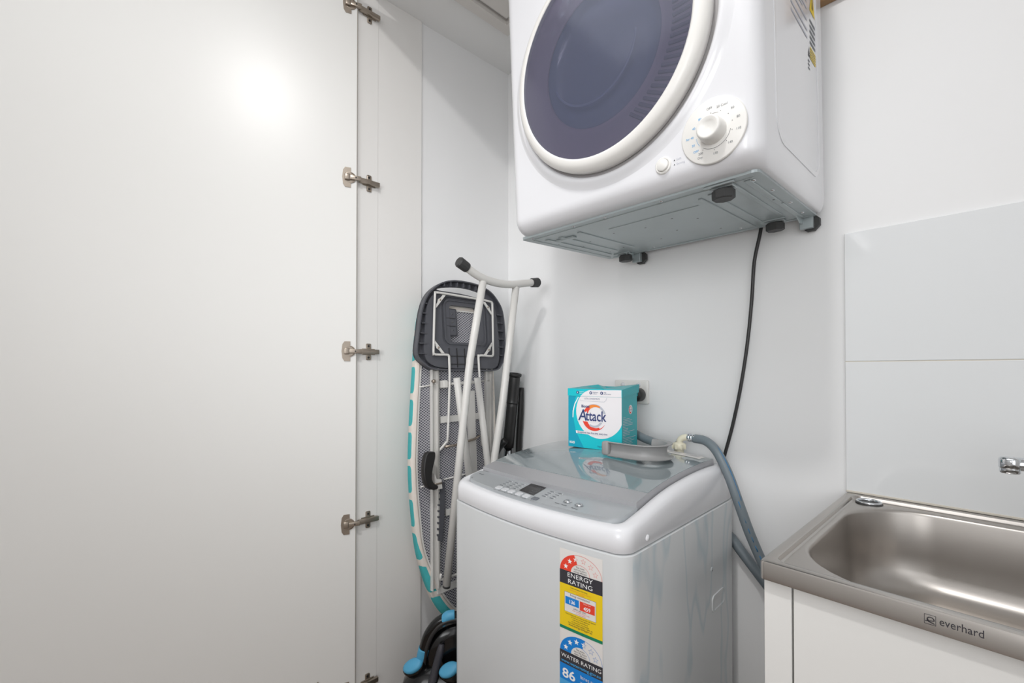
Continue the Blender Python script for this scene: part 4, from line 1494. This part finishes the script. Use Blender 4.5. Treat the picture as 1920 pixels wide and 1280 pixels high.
mb.loft(loops, 'steel_bowl', cap1=True)
for v in mb.bm.verts:
    v.co -= Vector((0.06, 0.975, 0.873))
mb.obj('bowl', sink, auto=40)
mb = MB()
mb.lathe([(0.0215, 0.0), (0.0225, 0.003), (0.0218, 0.0050), (0.0200, 0.0054), (0.0182, 0.0042), (0.0180, 0.001)], 'chrome', Matrix.Translation((-0.192 - 0.06, 1.1985 - 0.975, 0.8937 - 0.873)), 36)
mb.lathe([(0.0235, 0.0), (0.0230, 0.002), (0.0210, 0.001)], 'rubber', Matrix.Translation((-0.192 - 0.06, 1.1985 - 0.975, 0.8937 - 0.873)), 36)
mb.lathe([(0.0181, 0.0020), (0.00002, 0.0015)], 'dark', Matrix.Translation((-0.192 - 0.06, 1.1985 - 0.975, 0.8937 - 0.873)), 36)
mb.obj('hole_collar', sink, label='chrome ring at the left rear corner')
mb = MB()
lg = lambda x, z: Vector((x - 0.06, SYc - 0.268 - 0.0004 - 0.975, z - 0.873))
mb.text('everhard', 0.0125, lambda a, b_: lg(-0.0507 + a, 0.8845 + b_), 'ink', width=0.0350)
for (x0, x1, z0, z1) in ((-0.0632, -0.0532, 0.8925, 0.8929), (-0.0632, -0.0532, 0.8818, 0.8822), (-0.0632, -0.0628, 0.8818, 0.8929), (-0.0536, -0.0532, 0.8818, 0.8929)):
    mb.poly([(x0, z0), (x1, z0), (x1, z1), (x0, z1)], 'ink', lg)
cxl, czl = -0.0577, 0.8877
for k in range(16):
    t0, t1 = R(-20 + 215 * k / 16), R(-20 + 215 * (k + 1) / 16)
    mb.poly([(cxl + .0034 * math.cos(t0), czl + .003 * math.sin(t0)), (cxl + .0034 * math.cos(t1), czl + .003 * math.sin(t1)), (cxl + .0024 * math.cos(t1), czl + .0021 * math.sin(t1)), (cxl + .0024 * math.cos(t0), czl + .0021 * math.sin(t0))], 'ink', lg)
mb.poly([(-0.0624, 0.8846), (-0.0545, 0.8866), (-0.0545, 0.8874), (-0.0624, 0.8854)], 'ink', lg)
mb.poly([(-0.0612, 0.8866), (-0.0598, 0.8846), (-0.0545, 0.8830), (-0.0545, 0.8840), (-0.0590, 0.8856), (-0.0600, 0.8880)], 'ink', lg)
mb.obj('maker_mark', sink, recalc=False, label='dark etched lettering on the front lip')

cabn = thing('sink_cabinet', 'white laundry cabinet under the stainless sink', 'cabinet', (0.06, 0.975, 0.0))
SUB = Vector((0.06, 0.975, 0))


def cabpart(name, lo, hi, bev=0.0008, key='door'):
    mb = MB()
    mb.box(tuple(Vector(lo) - SUB), tuple(Vector(hi) - SUB), key, bev, 1)
    return mb.obj(name, cabn)


cabpart('side_panel', (-0.2370, 0.733, 0.0), (-0.2210, 1.235, 0.872))
cabpart('side_panel', (0.340, 0.733, 0.0), (0.356, 1.235, 0.872))
cabpart('stile', (-0.2370, 0.7155, 0.02), (-0.2020, 0.7320, 0.8725))
cabpart('door', (-0.1995, 0.7155, 0.10), (0.352, 0.7320, 0.8725))
cabpart('kickboard', (-0.1995, 0.745, 0.0), (0.338, 0.758, 0.098))

# mixer tap: only the end of the spout reaches into view
tap = thing('mixer_tap', 'chrome mixer tap spout above the sink at the right edge', 'tap', (0.14, 1.10, 0.8955))
mb = MB()
mb.lathe([(0.026, 0.0), (0.026, 0.006), (0.022, 0.010), (0.022, 0.10), (0.0225, 0.12), (0.018, 0.135), (0.00002, 0.138)], 'chrome', None, 32)
mb.obj('tap_body', tap)
mb = MB()
tip = Vector((0.0072 - 0.14, 1.05 - 1.10, 1.0285 - 0.8955))
mb.tube([(0, 0, 0.098), (-0.05, -0.018, 0.118), (-0.10, -0.0375, 0.131), tuple(tip + Vector((0.004, 0.0015, 0.0)))], [0.013, 0.0115, 0.0105, 0.0105], 'chrome', 20, spline=6)
mb.lathe([(0.00002, 0.0102), (0.010, 0.0098), (0.0122, 0.0075), (0.0126, 0.004), (0.0126, -0.006), (0.0118, -0.0072)], 'chrome', Matrix.Translation(tip), 28)
mb.obj('spout', tap, auto=40)
mb = MB()
mb.lathe([(0.0116, -0.0072), (0.0116, -0.0138), (0.0105, -0.0148)], 'chrome', Matrix.Translation(tip), 28)
mb.lathe([(0.0105, -0.0146), (0.00002, -0.0142)], 'rubber', Matrix.Translation(tip), 28)
mb.obj('aerator', tap)
mb = MB()
mb.tube([(0, 0, 0.135), (0.0, -0.002, 0.15), (0.05, -0.05, 0.175)], [0.012, 0.009, 0.006], 'chrome', 14, spline=5)
mb.obj('tap_lever', tap)

# ------------------------------------------------------------------ folded ironing board leaning on the left wall (local: x across, y up the board, z out from its underside)
lean = R(5)
IB = thing('ironing_board', 'folded ironing board with teal cover leaning upside down on the left wall', 'ironing board', (-1.31, 0.95, 1.2))
IB.rotation_euler = Matrix(((0, -math.sin(lean), math.cos(lean)), (1, 0, 0), (0, math.cos(lean), math.sin(lean)))).to_euler()
IBM = Matrix.Translation((-1.31, 0.95, 1.2)) @ IB.rotation_euler.to_matrix().to_4x4()
IBI = IBM.inverted()
L_ = lambda p: tuple(IBI @ Vector(p))


def smooth_outline(pts, n=4):
    P = [Vector(p) for p in pts]
    out = []
    m_ = len(P)
    for i in range(m_):
        p0, p1, p2, p3 = P[i - 1], P[i], P[(i + 1) % m_], P[(i + 2) % m_]
        for k in range(n):
            t_ = k / n
            out.append(tuple(0.5 * ((2 * p1) + (-p0 + p2) * t_ + (2 * p0 - 5 * p1 + 4 * p2 - p3) * t_ * t_ + (-p0 + 3 * p1 - 3 * p2 + p3) * t_ ** 3)))
    return out


def nose(y):
    q = min(1.0, max(0.0, (-y - 0.56) / 0.28))
    return 0.020 * q * q * (3 - 2 * q)


def inset(pts, d, k=0.0):
    n = len(pts)
    out = []
    for i in range(n):
        a, b_, c = Vector(pts[i - 1]), Vector(pts[i]), Vector(pts[(i + 1) % n])
        tng = (c - a).normalized()
        out.append(tuple(b_ + Vector((-tng.y, tng.x)) * (d + k * nose(b_.y))))
    return out


# anticlockwise seen from the underside side (z towards viewer)
board = smooth_outline([(0.150, 0.10), (0.142, 0.18), (0.10, 0.202), (-0.02, 0.205), (-0.12, 0.202), (-0.155, 0.17), (-0.174, 0.08), (-0.186, -0.02), (-0.193, -0.08), (-0.2005, -0.15), (-0.2085, -0.23), (-0.2150, -0.315), (-0.2168, -0.40), (-0.2120, -0.51), (-0.204, -0.60), (-0.187, -0.675), (-0.164, -0.75), (-0.134, -0.81), (-0.095, -0.855), (-0.05, -0.878), (-0.01, -0.868), (0.035, -0.82), (0.072, -0.74), (0.10, -0.63), (0.122, -0.50), (0.138, -0.33), (0.147, -0.17), (0.150, -0.03)], 4)
mb = MB()
Z_ = lambda lst, z: [(x, y, z) for x, y in lst]
mb.loft([Z_(inset(board, 0.012), -0.0345), Z_(inset(board, 0.004), -0.032), Z_(inset(board, -0.001), -0.026), Z_(inset(board, -0.0012), -0.008), Z_(board, -0.001), Z_(inset(board, 0.004, 1), 0.0022), Z_(inset(board, 0.010, 1), 0.002)], 'cover', cap0=True)
mb.obj('cover', IB, label='teal patterned cover with cream lines')
mb = MB()
hm = [(x + random.Random(i).uniform(-.0012, .0012), y, 0) for i, (x, y) in enumerate(inset(board, 0.010))]
h0 = inset(board, 0.004, 1)
h1 = inset(board, 0.0140, 1)
rr_ = random.Random(5)
w = [0.0012 * rr_.random() for _ in board]
mb.loft([[(x, y, 0.0018) for x, y in h0], [(x, y, 0.004 + w[i]) for i, (x, y) in enumerate(inset(board, 0.007, 1))], [(x, y, 0.004 + w[i]) for i, (x, y) in enumerate(inset(board, 0.012, 1))], [(x, y, 0.001) for x, y in h1]], 'hem')
mb.obj('elastic_hem', IB, label='cream gathered hem')
mb = MB()
mb.prism(inset(board, 0.012, 0.8), -0.001, 0.001, 'mesh')
mb.obj('mesh_sheet', IB, label='white diamond mesh over grey padding')
mb = MB()
e0, e1 = inset(board, 0.0135, 1), inset(board, 0.0185, 1)
mb.loft([Z_(e0, 0.0005), Z_(e0, 0.005), Z_(e1, 0.005), Z_(e1, 0.0005)], 'tube_white', smooth=False)
mb.obj('edge_frame', IB)
# rails, slats
for side_, pts in (('l', [(-0.120, -0.02, 0), (-0.155, -0.735, 0)]), ('r', [(0.117, -0.02, 0), (0.105, -0.29, 0), (0.094, -0.45, 0), (0.066, -0.72, 0)])):
    mb = MB()
    (x0, y0, _), (x1, y1, _) = pts[0], pts[-1]
    for (a, b_, z0, z1) in ((-0.0145, 0.0145, 0.001, 0.004), (0.0095, 0.0145, 0.001, 0.016), (-0.0145, -0.0115, 0.001, 0.016), (0.0095, 0.0145, 0.0145, 0.016)):
        q = [(x0 + a, y0), (x0 + b_, y0), (x1 + b_, y1), (x1 + a, y1)]
        mb.prism(q, z0, z1, 'tube_white')
    mb.obj('rail', IB)
for (xa, xb, y, hh) in ((-0.105, 0.095, -0.195, 0.011), (-0.10, 0.09, -0.505, 0.010), (-0.145, 0.06, -0.745, 0.010)):
    mb = MB()
    mb.prism([(xa, y - hh), (xb, y - hh + .003), (xb, y + hh + .003), (xa, y + hh)], 0.001, 0.008, 'tube_white')
    mb.obj('slat', IB)
for (xa, xb, y) in ((-0.18, -0.12, -0.082), (-0.12, 0.128, -0.072), (-0.19, -0.13, -0.405), (-0.10, 0.09, -0.395)):
    mb = MB()
    mb.tube([(xa, y, 0.004), (xb, y + .008, 0.004)], 0.0026, 'tube_white', 8)
    mb.obj('cross_wire', IB)
for (x, y) in ((-0.131, -0.064), (-0.1385, -0.40)):
    mb = MB()
    mb.lathe([(0.0065, 0.0), (0.0065, 0.010), (0.004, 0.013), (0.00002, 0.013)], 'nickel', Matrix.Translation((x, y, 0.012)), 12)
    mb.obj('bolt', IB)

# charcoal iron tray
tray = bpy.data.objects.new('iron_tray', None)
COL.objects.link(tray)
tray.parent = IB
tray['label'] = 'charcoal plastic iron rest tray'
tout = smooth_outline([(0.0133, 0.2949), (-0.0471, 0.2902), (-0.0979, 0.2713), (-0.144, 0.2319), (-0.1716, 0.1754), (-0.1897, 0.0873), (-0.1977, 0.0258), (-0.1735, -0.0058), (-0.1391, -0.0242), (-0.0692, -0.029), (0.03, -0.0295), (0.1338, -0.0293), (0.1673, -0.0081), (0.1868, 0.0348), (0.1939, 0.1287), (0.1875, 0.2008), (0.1668, 0.2386), (0.1325, 0.2708), (0.0805, 0.2892)], 4)
slot = smooth_outline([(-0.091, 0.2595), (-0.0895, 0.2528), (0.0, 0.2515), (0.0906, 0.2447), (0.105, 0.252), (0.092, 0.2645), (0.0285, 0.2735), (-0.0365, 0.2705)], 3)
win = rrect(0.006, 0.138, 0.060, 0.066, 0.012, 4)
mb = MB()
mb.plate(tout, [slot, win], 0.006, 0.012, 'tray')
t_in = inset(tout, 0.0045)
mb.loft([Z_(tout, 0.004), Z_(tout, 0.030), Z_(t_in, 0.030), Z_(t_in, 0.008)], 'tray', smooth=False)
mb.obj('tray_plate', tray, auto=40)
mb = MB()
body = smooth_outline([(0.10, 0.238), (-0.02, 0.2435), (-0.11, 0.2375), (-0.147, 0.19), (-0.160, 0.10), (-0.166, 0.03), (-0.145, -0.006), (-0.08, -0.020), (0.06, -0.021), (0.137, -0.018), (0.160, 0.02), (0.163, 0.10), (0.156, 0.19), (0.135, 0.228)], 3)
mb.plate(body, [rrect(0.010, 0.142, 0.100, 0.088, 0.03, 5)], 0.010, 0.024, 'tray')
mb.plate(rrect(0.010, 0.142, 0.102, 0.090, 0.03, 5), [win], 0.010, 0.018, 'tray')
mb.plate(rrect(0.012, 0.144, 0.092, 0.080, 0.024, 5), [rrect(0.012, 0.144, 0.086, 0.074, 0.02, 5)], 0.016, 0.0215, 'tray')
mb.obj('tray_well', tray, auto=40)
mb = MB()
mb.box((-0.060, 0.094, 0.010), (-0.022, 0.192, 0.0165), 'tray', 0.006, 3)
mb.obj('tray_tongue', tray, auto=40)
mb = MB()
for k, y in enumerate((0.172, 0.143, 0.115)):
    mb.lathe([(0.0045, 0.0166), (0.00002, 0.019)], 'dark', Matrix.Translation((-0.042, y, 0)), 3, smooth=False)
    if k:
        mb.box((-0.068, y + 0.013, 0.0165), (-0.030, y + 0.0145, 0.0185), 'dark')
mb.obj('tongue_mark', tray, kind='stuff')
for k in range(6):
    y = 0.028 + 0.034 * k
    mb = MB()
    mb.box((-0.191 + 0.0062 * k, y - 0.0015, 0.011), (-0.158 + 0.002 * k, y + 0.0015, 0.027), 'tray')
    mb.obj('rib', tray)
for k in range(6):
    y = 0.03 + 0.031 * k
    mb = MB()
    mb.box((0.160, y - 0.0015, 0.011), (0.187, y + 0.0015, 0.027), 'tray')
    mb.obj('rib', tray)
for k in range(7):
    x = -0.075 + 0.028 * k
    y = 0.274 - 0.9 * (x - 0.005) ** 2
    mb = MB()
    mb.box((x - 0.0015, y - 0.002, 0.011), (x + 0.0015, y + 0.013, 0.027), 'tray')
    mb.obj('rib', tray)
for k in range(4):
    mb = MB()
    x = -0.068 + 0.033 * k
    mb.box((x - 0.001, -0.018, 0.0235), (x + 0.001, 0.05, 0.0265), 'dark')
    mb.obj('rib', tray)
mb = MB()
for y in (0.022, -0.006):
    mb.box((-0.072, y - 0.001, 0.0235), (0.06, y + 0.001, 0.0265), 'dark')
mb.obj('rib', tray)

# white wire frame over the tray with corner gussets, tails running down
mb = MB()
zw = 0.032


def rc(p, q, r_, n=5):
    return p


wl = [(0.058, -0.30, zw * .6), (0.0545, -0.12, zw), (0.0535, 0.016, zw), (0.0585, 0.0235, zw), (0.068, 0.0260, zw), (0.114, 0.0245, zw), (0.123, 0.0300, zw), (0.1255, 0.05, zw), (0.1335, 0.212, zw), (0.131, 0.226, zw), (0.122, 0.2315, zw), (0.03, 0.2355, zw), (-0.105, 0.2385, zw), (-0.1165, 0.235, zw), (-0.120, 0.223, zw), (-0.1355, 0.038, zw), (-0.133, 0.028, zw), (-0.124, 0.0245, zw), (-0.083, 0.0248, zw), (-0.0755, 0.021, zw), (-0.074, 0.010, zw), (-0.0775, -0.075, zw), (-0.0885, -0.25, zw * .7), (-0.093, -0.272, zw * .5), (-0.119, -0.296, 0.012)]
mb.tube(wl, 0.0042, 'tube_white', 10, spline=3)
wf = mb.obj('wire_frame', IB, label='white bent wire frame')
for (px, py, sx, sy) in ((-0.1165, 0.2325, 1, -1), (0.1275, 0.2265, -1, -1), (0.1205, 0.029, -1, 1), (-0.1325, 0.030, 1, 1)):
    mb = MB()
    A_ = [(px + sx * 0.040, py), (px + sx * 0.028, py), (px, py + sy * 0.036), (px, py + sy * 0.047)]
    if sx * sy > 0:
        A_ = A_[::-1]
    mb.prism(A_, 0.030, 0.0335, 'tube_white')
    mb.prism([(px + sx * .036, py + sy * .001), (px + sx * .018, py + sy * 0.026), (px + sx * .001, py + sy * .042), (px + sx * .010, py + sy * .016)], 0.0295, 0.033, 'tube_white')
    g_ = mb.obj('gusset', wf)
    mb = MB()
    mb.lathe([(0.0038, 0.033), (0.0036, 0.0345), (0.00002, 0.035)], 'nickel', Matrix.Translation((px + sx * 0.0165, py + sy * 0.0185, 0)), 12)
    mb.obj('screw', wf)
mb = MB()
mb.tube([(-0.088, -0.0745, 0.024), (-0.02, -0.0745, 0.022), (0.058, -0.072, 0.022)], 0.0042, 'tube_white', 10)
mb.box((-0.102, -0.088, 0.004), (-0.084, -0.062, 0.034), 'tube_white', 0.003, 2)
mb.obj('latch_rod', IB)
mb = MB()
mb.tube([(-0.10, -0.285, 0.02), (-0.06, -0.285, 0.018), (0.03, -0.272, 0.018), (0.05, -0.262, 0.02)], 0.0042, 'nickel', 10)
mb.obj('pivot_rod', IB)
# tapered white channel behind the legs
mb = MB()
mb.prism([(0.006, -0.10), (0.044, -0.10), (0.036, -0.42), (0.014, -0.42)], 0.003, 0.012, 'tube_white')
mb.obj('centre_channel', IB)
# legs: foot bar at the top with charcoal end caps
foot_pts = [(-1.13, 0.832, 1.500), (-1.13, 0.868, 1.4835), (-1.13, 0.9034, 1.4722), (-1.13, 0.945, 1.4660), (-1.13, 0.985, 1.4650), (-1.13, 1.0318, 1.4682), (-1.13, 1.085, 1.479), (-1.13, 1.140, 1.4895)]
leg = bpy.data.objects.new('front_leg', None)
COL.objects.link(leg)
leg.parent = IB
mb = MB()
mb.tube([L_(p) for p in foot_pts], 0.0128, 'tube_white', 16, spline=4)
mb.obj('foot_bar', leg)
for (a, b_, c) in (((-1.13, 0.8065, 1.5115), (-1.13, 0.842, 1.4957), 0), ((-1.13, 1.1605, 1.4925), (-1.13, 1.126, 1.4868), 1)):
    mb = MB()
    A0, B0 = Vector(a), Vector(b_)
    mb.tube([L_(A0), L_(A0.lerp(B0, 0.12)), L_(A0.lerp(B0, 0.9)), L_(B0)], [0.0145, 0.0175, 0.0165, 0.0155], 'rubber', 12, smooth=False)
    mb.obj('end_cap', leg, label='charcoal rubber end cap')
mb = MB()
mb.tube([L_((-1.13, 0.905, 1.462)), L_((-1.147, 0.866, 1.21)), L_((-1.165, 0.845, 0.95)), L_((-1.192, 0.808, 0.494))], 0.0125, 'tube_white', 16)
mb.obj('leg_tube', leg)
mb = MB()
mb.tube([L_((-1.13, 1.050, 1.462)), L_((-1.155, 1.012, 1.0726)), L_((-1.170, 0.99, 0.89)), L_((-1.195, 0.95, 0.49))], 0.0125, 'tube_white', 16)
mb.obj('leg_tube', leg)
mb = MB()
mb.tube([L_((-1.192, 0.808, 0.4945)), L_((-1.1925, 0.8075, 0.487))], [0.0128, 0.0118], 'rubber', 16)
mb.obj('tube_plug', leg)
mb = MB()
mb.tube([L_((-1.192, 0.786, 0.535)), L_((-1.20, 0.788, 0.515)), L_((-1.20, 0.812, 0.512)), L_((-1.20, 0.94, 0.512))], 0.004, 'tube_white', 8)
mb.obj('pivot_hook', leg)
leg2 = bpy.data.objects.new('rear_leg', None)
COL.objects.link(leg2)
leg2.parent = IB
for ps in ([(-1.235, 0.876, 1.1495), (-1.235, 0.901, 0.985), (-1.225, 1.01, 0.26), (-1.212, 1.045, 0.028)], [(-1.235, 0.964, 1.1487), (-1.235, 1.005, 0.878), (-1.225, 1.10, 0.26), (-1.212, 1.135, 0.028)]):
    mb = MB()
    mb.tube([L_(p) for p in ps], 0.0118, 'tube_white', 14)
    mb.obj('leg_tube', leg2)
mb = MB()
mb.tube([L_((-1.212, 0.93, 0.014)), L_((-1.212, 1.19, 0.014))], 0.0135, 'tube_white', 14)
mb.obj('foot_bar', leg2)
# height lever with a black grip, and the notched dark strip below it
hd = bpy.data.objects.new('height_lever', None)
COL.objects.link(hd)
hd.parent = IB
mb = MB()
gp_ = smooth_outline([(-0.158, -0.2945), (-0.172, -0.2915), (-0.188, -0.296), (-0.197, -0.318), (-0.2015, -0.350), (-0.199, -0.380), (-0.189, -0.402), (-0.171, -0.4125), (-0.153, -0.412), (-0.152, -0.402), (-0.166, -0.392), (-0.172, -0.374), (-0.167, -0.345), (-0.158, -0.318), (-0.1555, -0.302)], 3)
mb.loft([Z_(inset(gp_, 0.003), 0.026), Z_(gp_, 0.030), Z_(gp_, 0.046), Z_(inset(gp_, 0.003), 0.050)], 'grip', cap0=True, cap1=True)
mb.obj('lever_grip', hd, label='black curved lever grip')
mb = MB()
mb.prism([(-0.152, -0.365), (-0.143, -0.385), (-0.126, -0.388), (-0.124, -0.418), (-0.15, -0.418)], 0.016, 0.030, 'tube_white')
mb.tube([(-0.16, -0.40, 0.028), (-0.125, -0.40, 0.028)], 0.004, 'nickel', 8)
mb.obj('lever_bracket', hd)
mb = MB()
mb.prism([(-0.1216, -0.3996), (-0.128, -0.47), (-0.139, -0.585), (-0.1236, -0.590), (-0.110, -0.483), (-0.1046, -0.4024)], 0.010, 0.018, 'tray')
for k in range(9):
    y = -0.415 - k * 0.019
    x = -0.1225 + (y + 0.4) * 0.09
    mb.box((x - 0.004, y - 0.003, 0.010), (x + 0.001, y + 0.003, 0.018), 'tray')
mb.obj('notched_strip', IB, label='dark notched height strip')

# ------------------------------------------------------------------ black vacuum wand standing in the corner
vw_ = thing('vacuum_wand', 'black vacuum wand with chrome tube standing in the back corner', 'vacuum wand', (-1.335, 1.205, 0.0))
off = Vector((-1.335, 1.205, 0))
Q = lambda *p: tuple(Vector(p) - off)
mb = MB()
mb.tube([Q(-1.2975, 1.20, 1.150), Q(-1.301, 1.20, 1.125), Q(-1.311, 1.20, 1.06), Q(-1.3125, 1.20, 1.045), Q(-1.315, 1.20, 1.03), Q(-1.3375, 1.20, 0.868)], [0.0215, 0.0225, 0.0215, 0.0235, 0.0215, 0.0225], 'dark', 22, spline=3)
mb.obj('wand_handle', vw_)
mb = MB()
mb.lathe([(0.0150, 0.004), (0.0165, 0.007), (0.025, 0.007), (0.0265, 0.003), (0.025, -0.004), (0.0215, -0.006)], 'grip', Matrix.Translation(Q(-1.2965, 1.20, 1.1555)) @ Matrix.Rotation(R(10), 4, 'Y'), 28)
mb.obj('collar', vw_)
mb = MB()
mb.tube([Q(-1.3375, 1.20, 0.872), Q(-1.345, 1.20, 0.70), Q(-1.355, 1.20, 0.30), Q(-1.355, 1.205, 0.002)], 0.0165, 'chrome', 22)
mb.obj('wand_tube', vw_)
mb = MB()
mb.tube([Q(-1.294, 1.233, 1.105), Q(-1.300, 1.233, 1.0), Q(-1.311, 1.233, 0.86), Q(-1.32, 1.233, 0.60)], [0.009, 0.012, 0.012, 0.010], 'grip', 14, spline=3)
mb.obj('wand_grip', vw_)
mb = MB()
mb.tube([Q(-1.318, 1.17, 0.90), Q(-1.35, 1.155, 0.86), Q(-1.362, 1.15, 0.80), Q(-1.36, 1.15, 0.60)], 0.014, 'dark', 12, spline=4)
mb.obj('clip', vw_)

# ------------------------------------------------------------------ black vacuum cleaner with blue grips on the floor in front of the board
th = R(47.6)
VX = thing('vacuum_cleaner', 'black vacuum cleaner with sky blue grips beside the washer', 'vacuum cleaner', (-1.124, 0.748, 0.0), (0, 0, th))
# local: x across the view, y away, z up.  pixel features were measured about x = r + 0.2205
vx = lambda r_: r_ + 0.2205
mb = MB()
loops = []
for (z, hx, hy, cy_, cx_) in ((0.0, 0.105, 0.075, 0.0, 0.02), (0.01, 0.118, 0.083, 0.0, 0.02), (0.10, 0.130, 0.085, 0.0, 0.018), (0.18, 0.138, 0.083, 0.0, 0.014), (0.235, 0.135, 0.079, 0.0, 0.014), (0.275, 0.126, 0.074, 0.0, 0.016), (0.302, 0.109, 0.065, 0.002, 0.020), (0.322, 0.080, 0.052, 0.004, 0.026), (0.334, 0.03, 0.025, 0.005, 0.034)):
    loops.append([(cx_ + x, cy_ + y, z) for x, y in rrect(0, 0, hx, hy, min(hx, hy) * 0.75, 6)])
mb.loft(loops, 'black', cap0=True, cap1=True)
mb.obj('body', VX)
# dust bin drum behind the carrying arch
mb = MB()
DM = Matrix.Translation((0.047, -0.014, 0.345)) @ Matrix.Rotation(R(90), 4, 'X') @ Matrix.Rotation(R(12), 4, 'Y')
mb.lathe([(0.00002, 0.022), (0.064, 0.020), (0.084, 0.013), (0.093, 0.002), (0.093, -0.05), (0.088, -0.058), (0.00002, -0.06)], 'black', DM, 44)
bin_ = mb.obj('dust_bin', VX)
mb = MB()
mb.lathe([(0.066, 0.0165), (0.0675, 0.0195), (0.070, 0.0155)], 'dark', DM, 44)
mb.obj('bin_ring', bin_)
# carrying arch
mb = MB()
arch = [(-0.058, -0.018, 0.300), (-0.054, -0.026, 0.33), (-0.047, -0.032, 0.375), (-0.033, -0.036, 0.415), (-0.012, -0.036, 0.444), (0.012, -0.034, 0.458), (0.040, -0.030, 0.462), (0.075, -0.024, 0.455), (0.105, -0.018, 0.43), (0.125, -0.012, 0.39), (0.13, -0.008, 0.34), (0.12, -0.005, 0.29)]
mb.tube(arch, [0.0135, 0.0145, 0.0155, 0.0155, 0.015, 0.0145, 0.014, 0.014, 0.014, 0.014, 0.014, 0.013], 'black', 16, spline=5)
ar = mb.obj('carry_handle', VX)
mb = MB()
mb.tube(arch, [r_ * .45 for r_ in (0.0135, 0.0145, 0.0155, 0.0155, 0.015, 0.0145, 0.014, 0.014, 0.014, 0.014, 0.014, 0.013)], 'dark', 10, spline=5)
for v in mb.bm.verts:
    v.co += Vector((0.006, -0.0105, -0.003))
mb.obj('handle_inlay', ar)
mb = MB()
mb.tube([(-0.0565, -0.0215, 0.308), (-0.056, -0.0265, 0.33), (-0.052, -0.031, 0.355), (-0.0475, -0.0335, 0.374)], [0.014, 0.0165, 0.0170, 0.0165], 'blue_grip', 14, spline=4)
mb.obj('grip_insert', ar, label='sky blue grip insert')
mb = MB()
mb.tube([(0.004, -0.0385, 0.442), (0.010, -0.037, 0.456), (0.022, -0.036, 0.466), (0.040, -0.034, 0.468)], [0.009, 0.0135, 0.0150, 0.0140], 'blue_grip', 14, spline=4)
mb.obj('release_catch', ar, label='sky blue release catch')
# upright grey hose stub in front of the drum
mb = MB()
mb.tube([(-0.026, -0.088, 0.255), (-0.020, -0.074, 0.290), (-0.009, -0.063, 0.335), (0.002, -0.056, 0.378), (0.005, -0.050, 0.394)], [0.0135, 0.0125, 0.0115, 0.0105, 0.008], 'ink', 16, spline=4)
mb.obj('hose_stub', VX, label='dark grey upright stub')
mb = MB()
mb.lathe([(0.0122, -0.002), (0.0134, -0.001), (0.0134, 0.001), (0.0122, 0.002)], 'black', Matrix.Translation((-0.0175, -0.0715, 0.299)) @ Matrix.Rotation(R(-12), 4, 'Y') @ Matrix.Rotation(R(-15), 4, 'X'), 20)
mb.obj('stub_ring', VX)
# blue pedals
for (x, y, z, tilt) in ((-0.079, -0.046, 0.331, -24), (0.030, -0.084, 0.345, -24)):
    mb = MB()
    mt = Matrix.Translation((x, y, z)) @ Matrix.Rotation(R(tilt), 4, 'Y') @ Matrix.Rotation(R(38), 4, 'X') @ Matrix.Diagonal((1.0, 0.62, 1.0, 1.0))
    mb.lathe([(0.0285, -0.010), (0.030, -0.004), (0.0285, 0.003), (0.022, 0.006), (0.00002, 0.0068)], 'blue_grip', mt, 28)
    pd = mb.obj('pedal', VX, label='sky blue oval pedal')
    mb = MB()
    mt2 = Matrix.Translation((x, y, z)) @ Matrix.Rotation(R(tilt), 4, 'Y') @ Matrix.Rotation(R(38), 4, 'X') @ Matrix.Diagonal((1.0, 0.66, 1.0, 1.0))
    mb.lathe([(0.0335, -0.05), (0.0335, -0.008), (0.030, -0.005)], 'black', mt2, 28)
    mb.obj('pedal_mount', pd)
mb = MB()
mb.box((-0.082, -0.0945, 0.236), (-0.058, -0.0915, 0.2625), 'ink_yellow', 0.0008, 1)
mb.obj('badge', VX, label='small yellow badge')
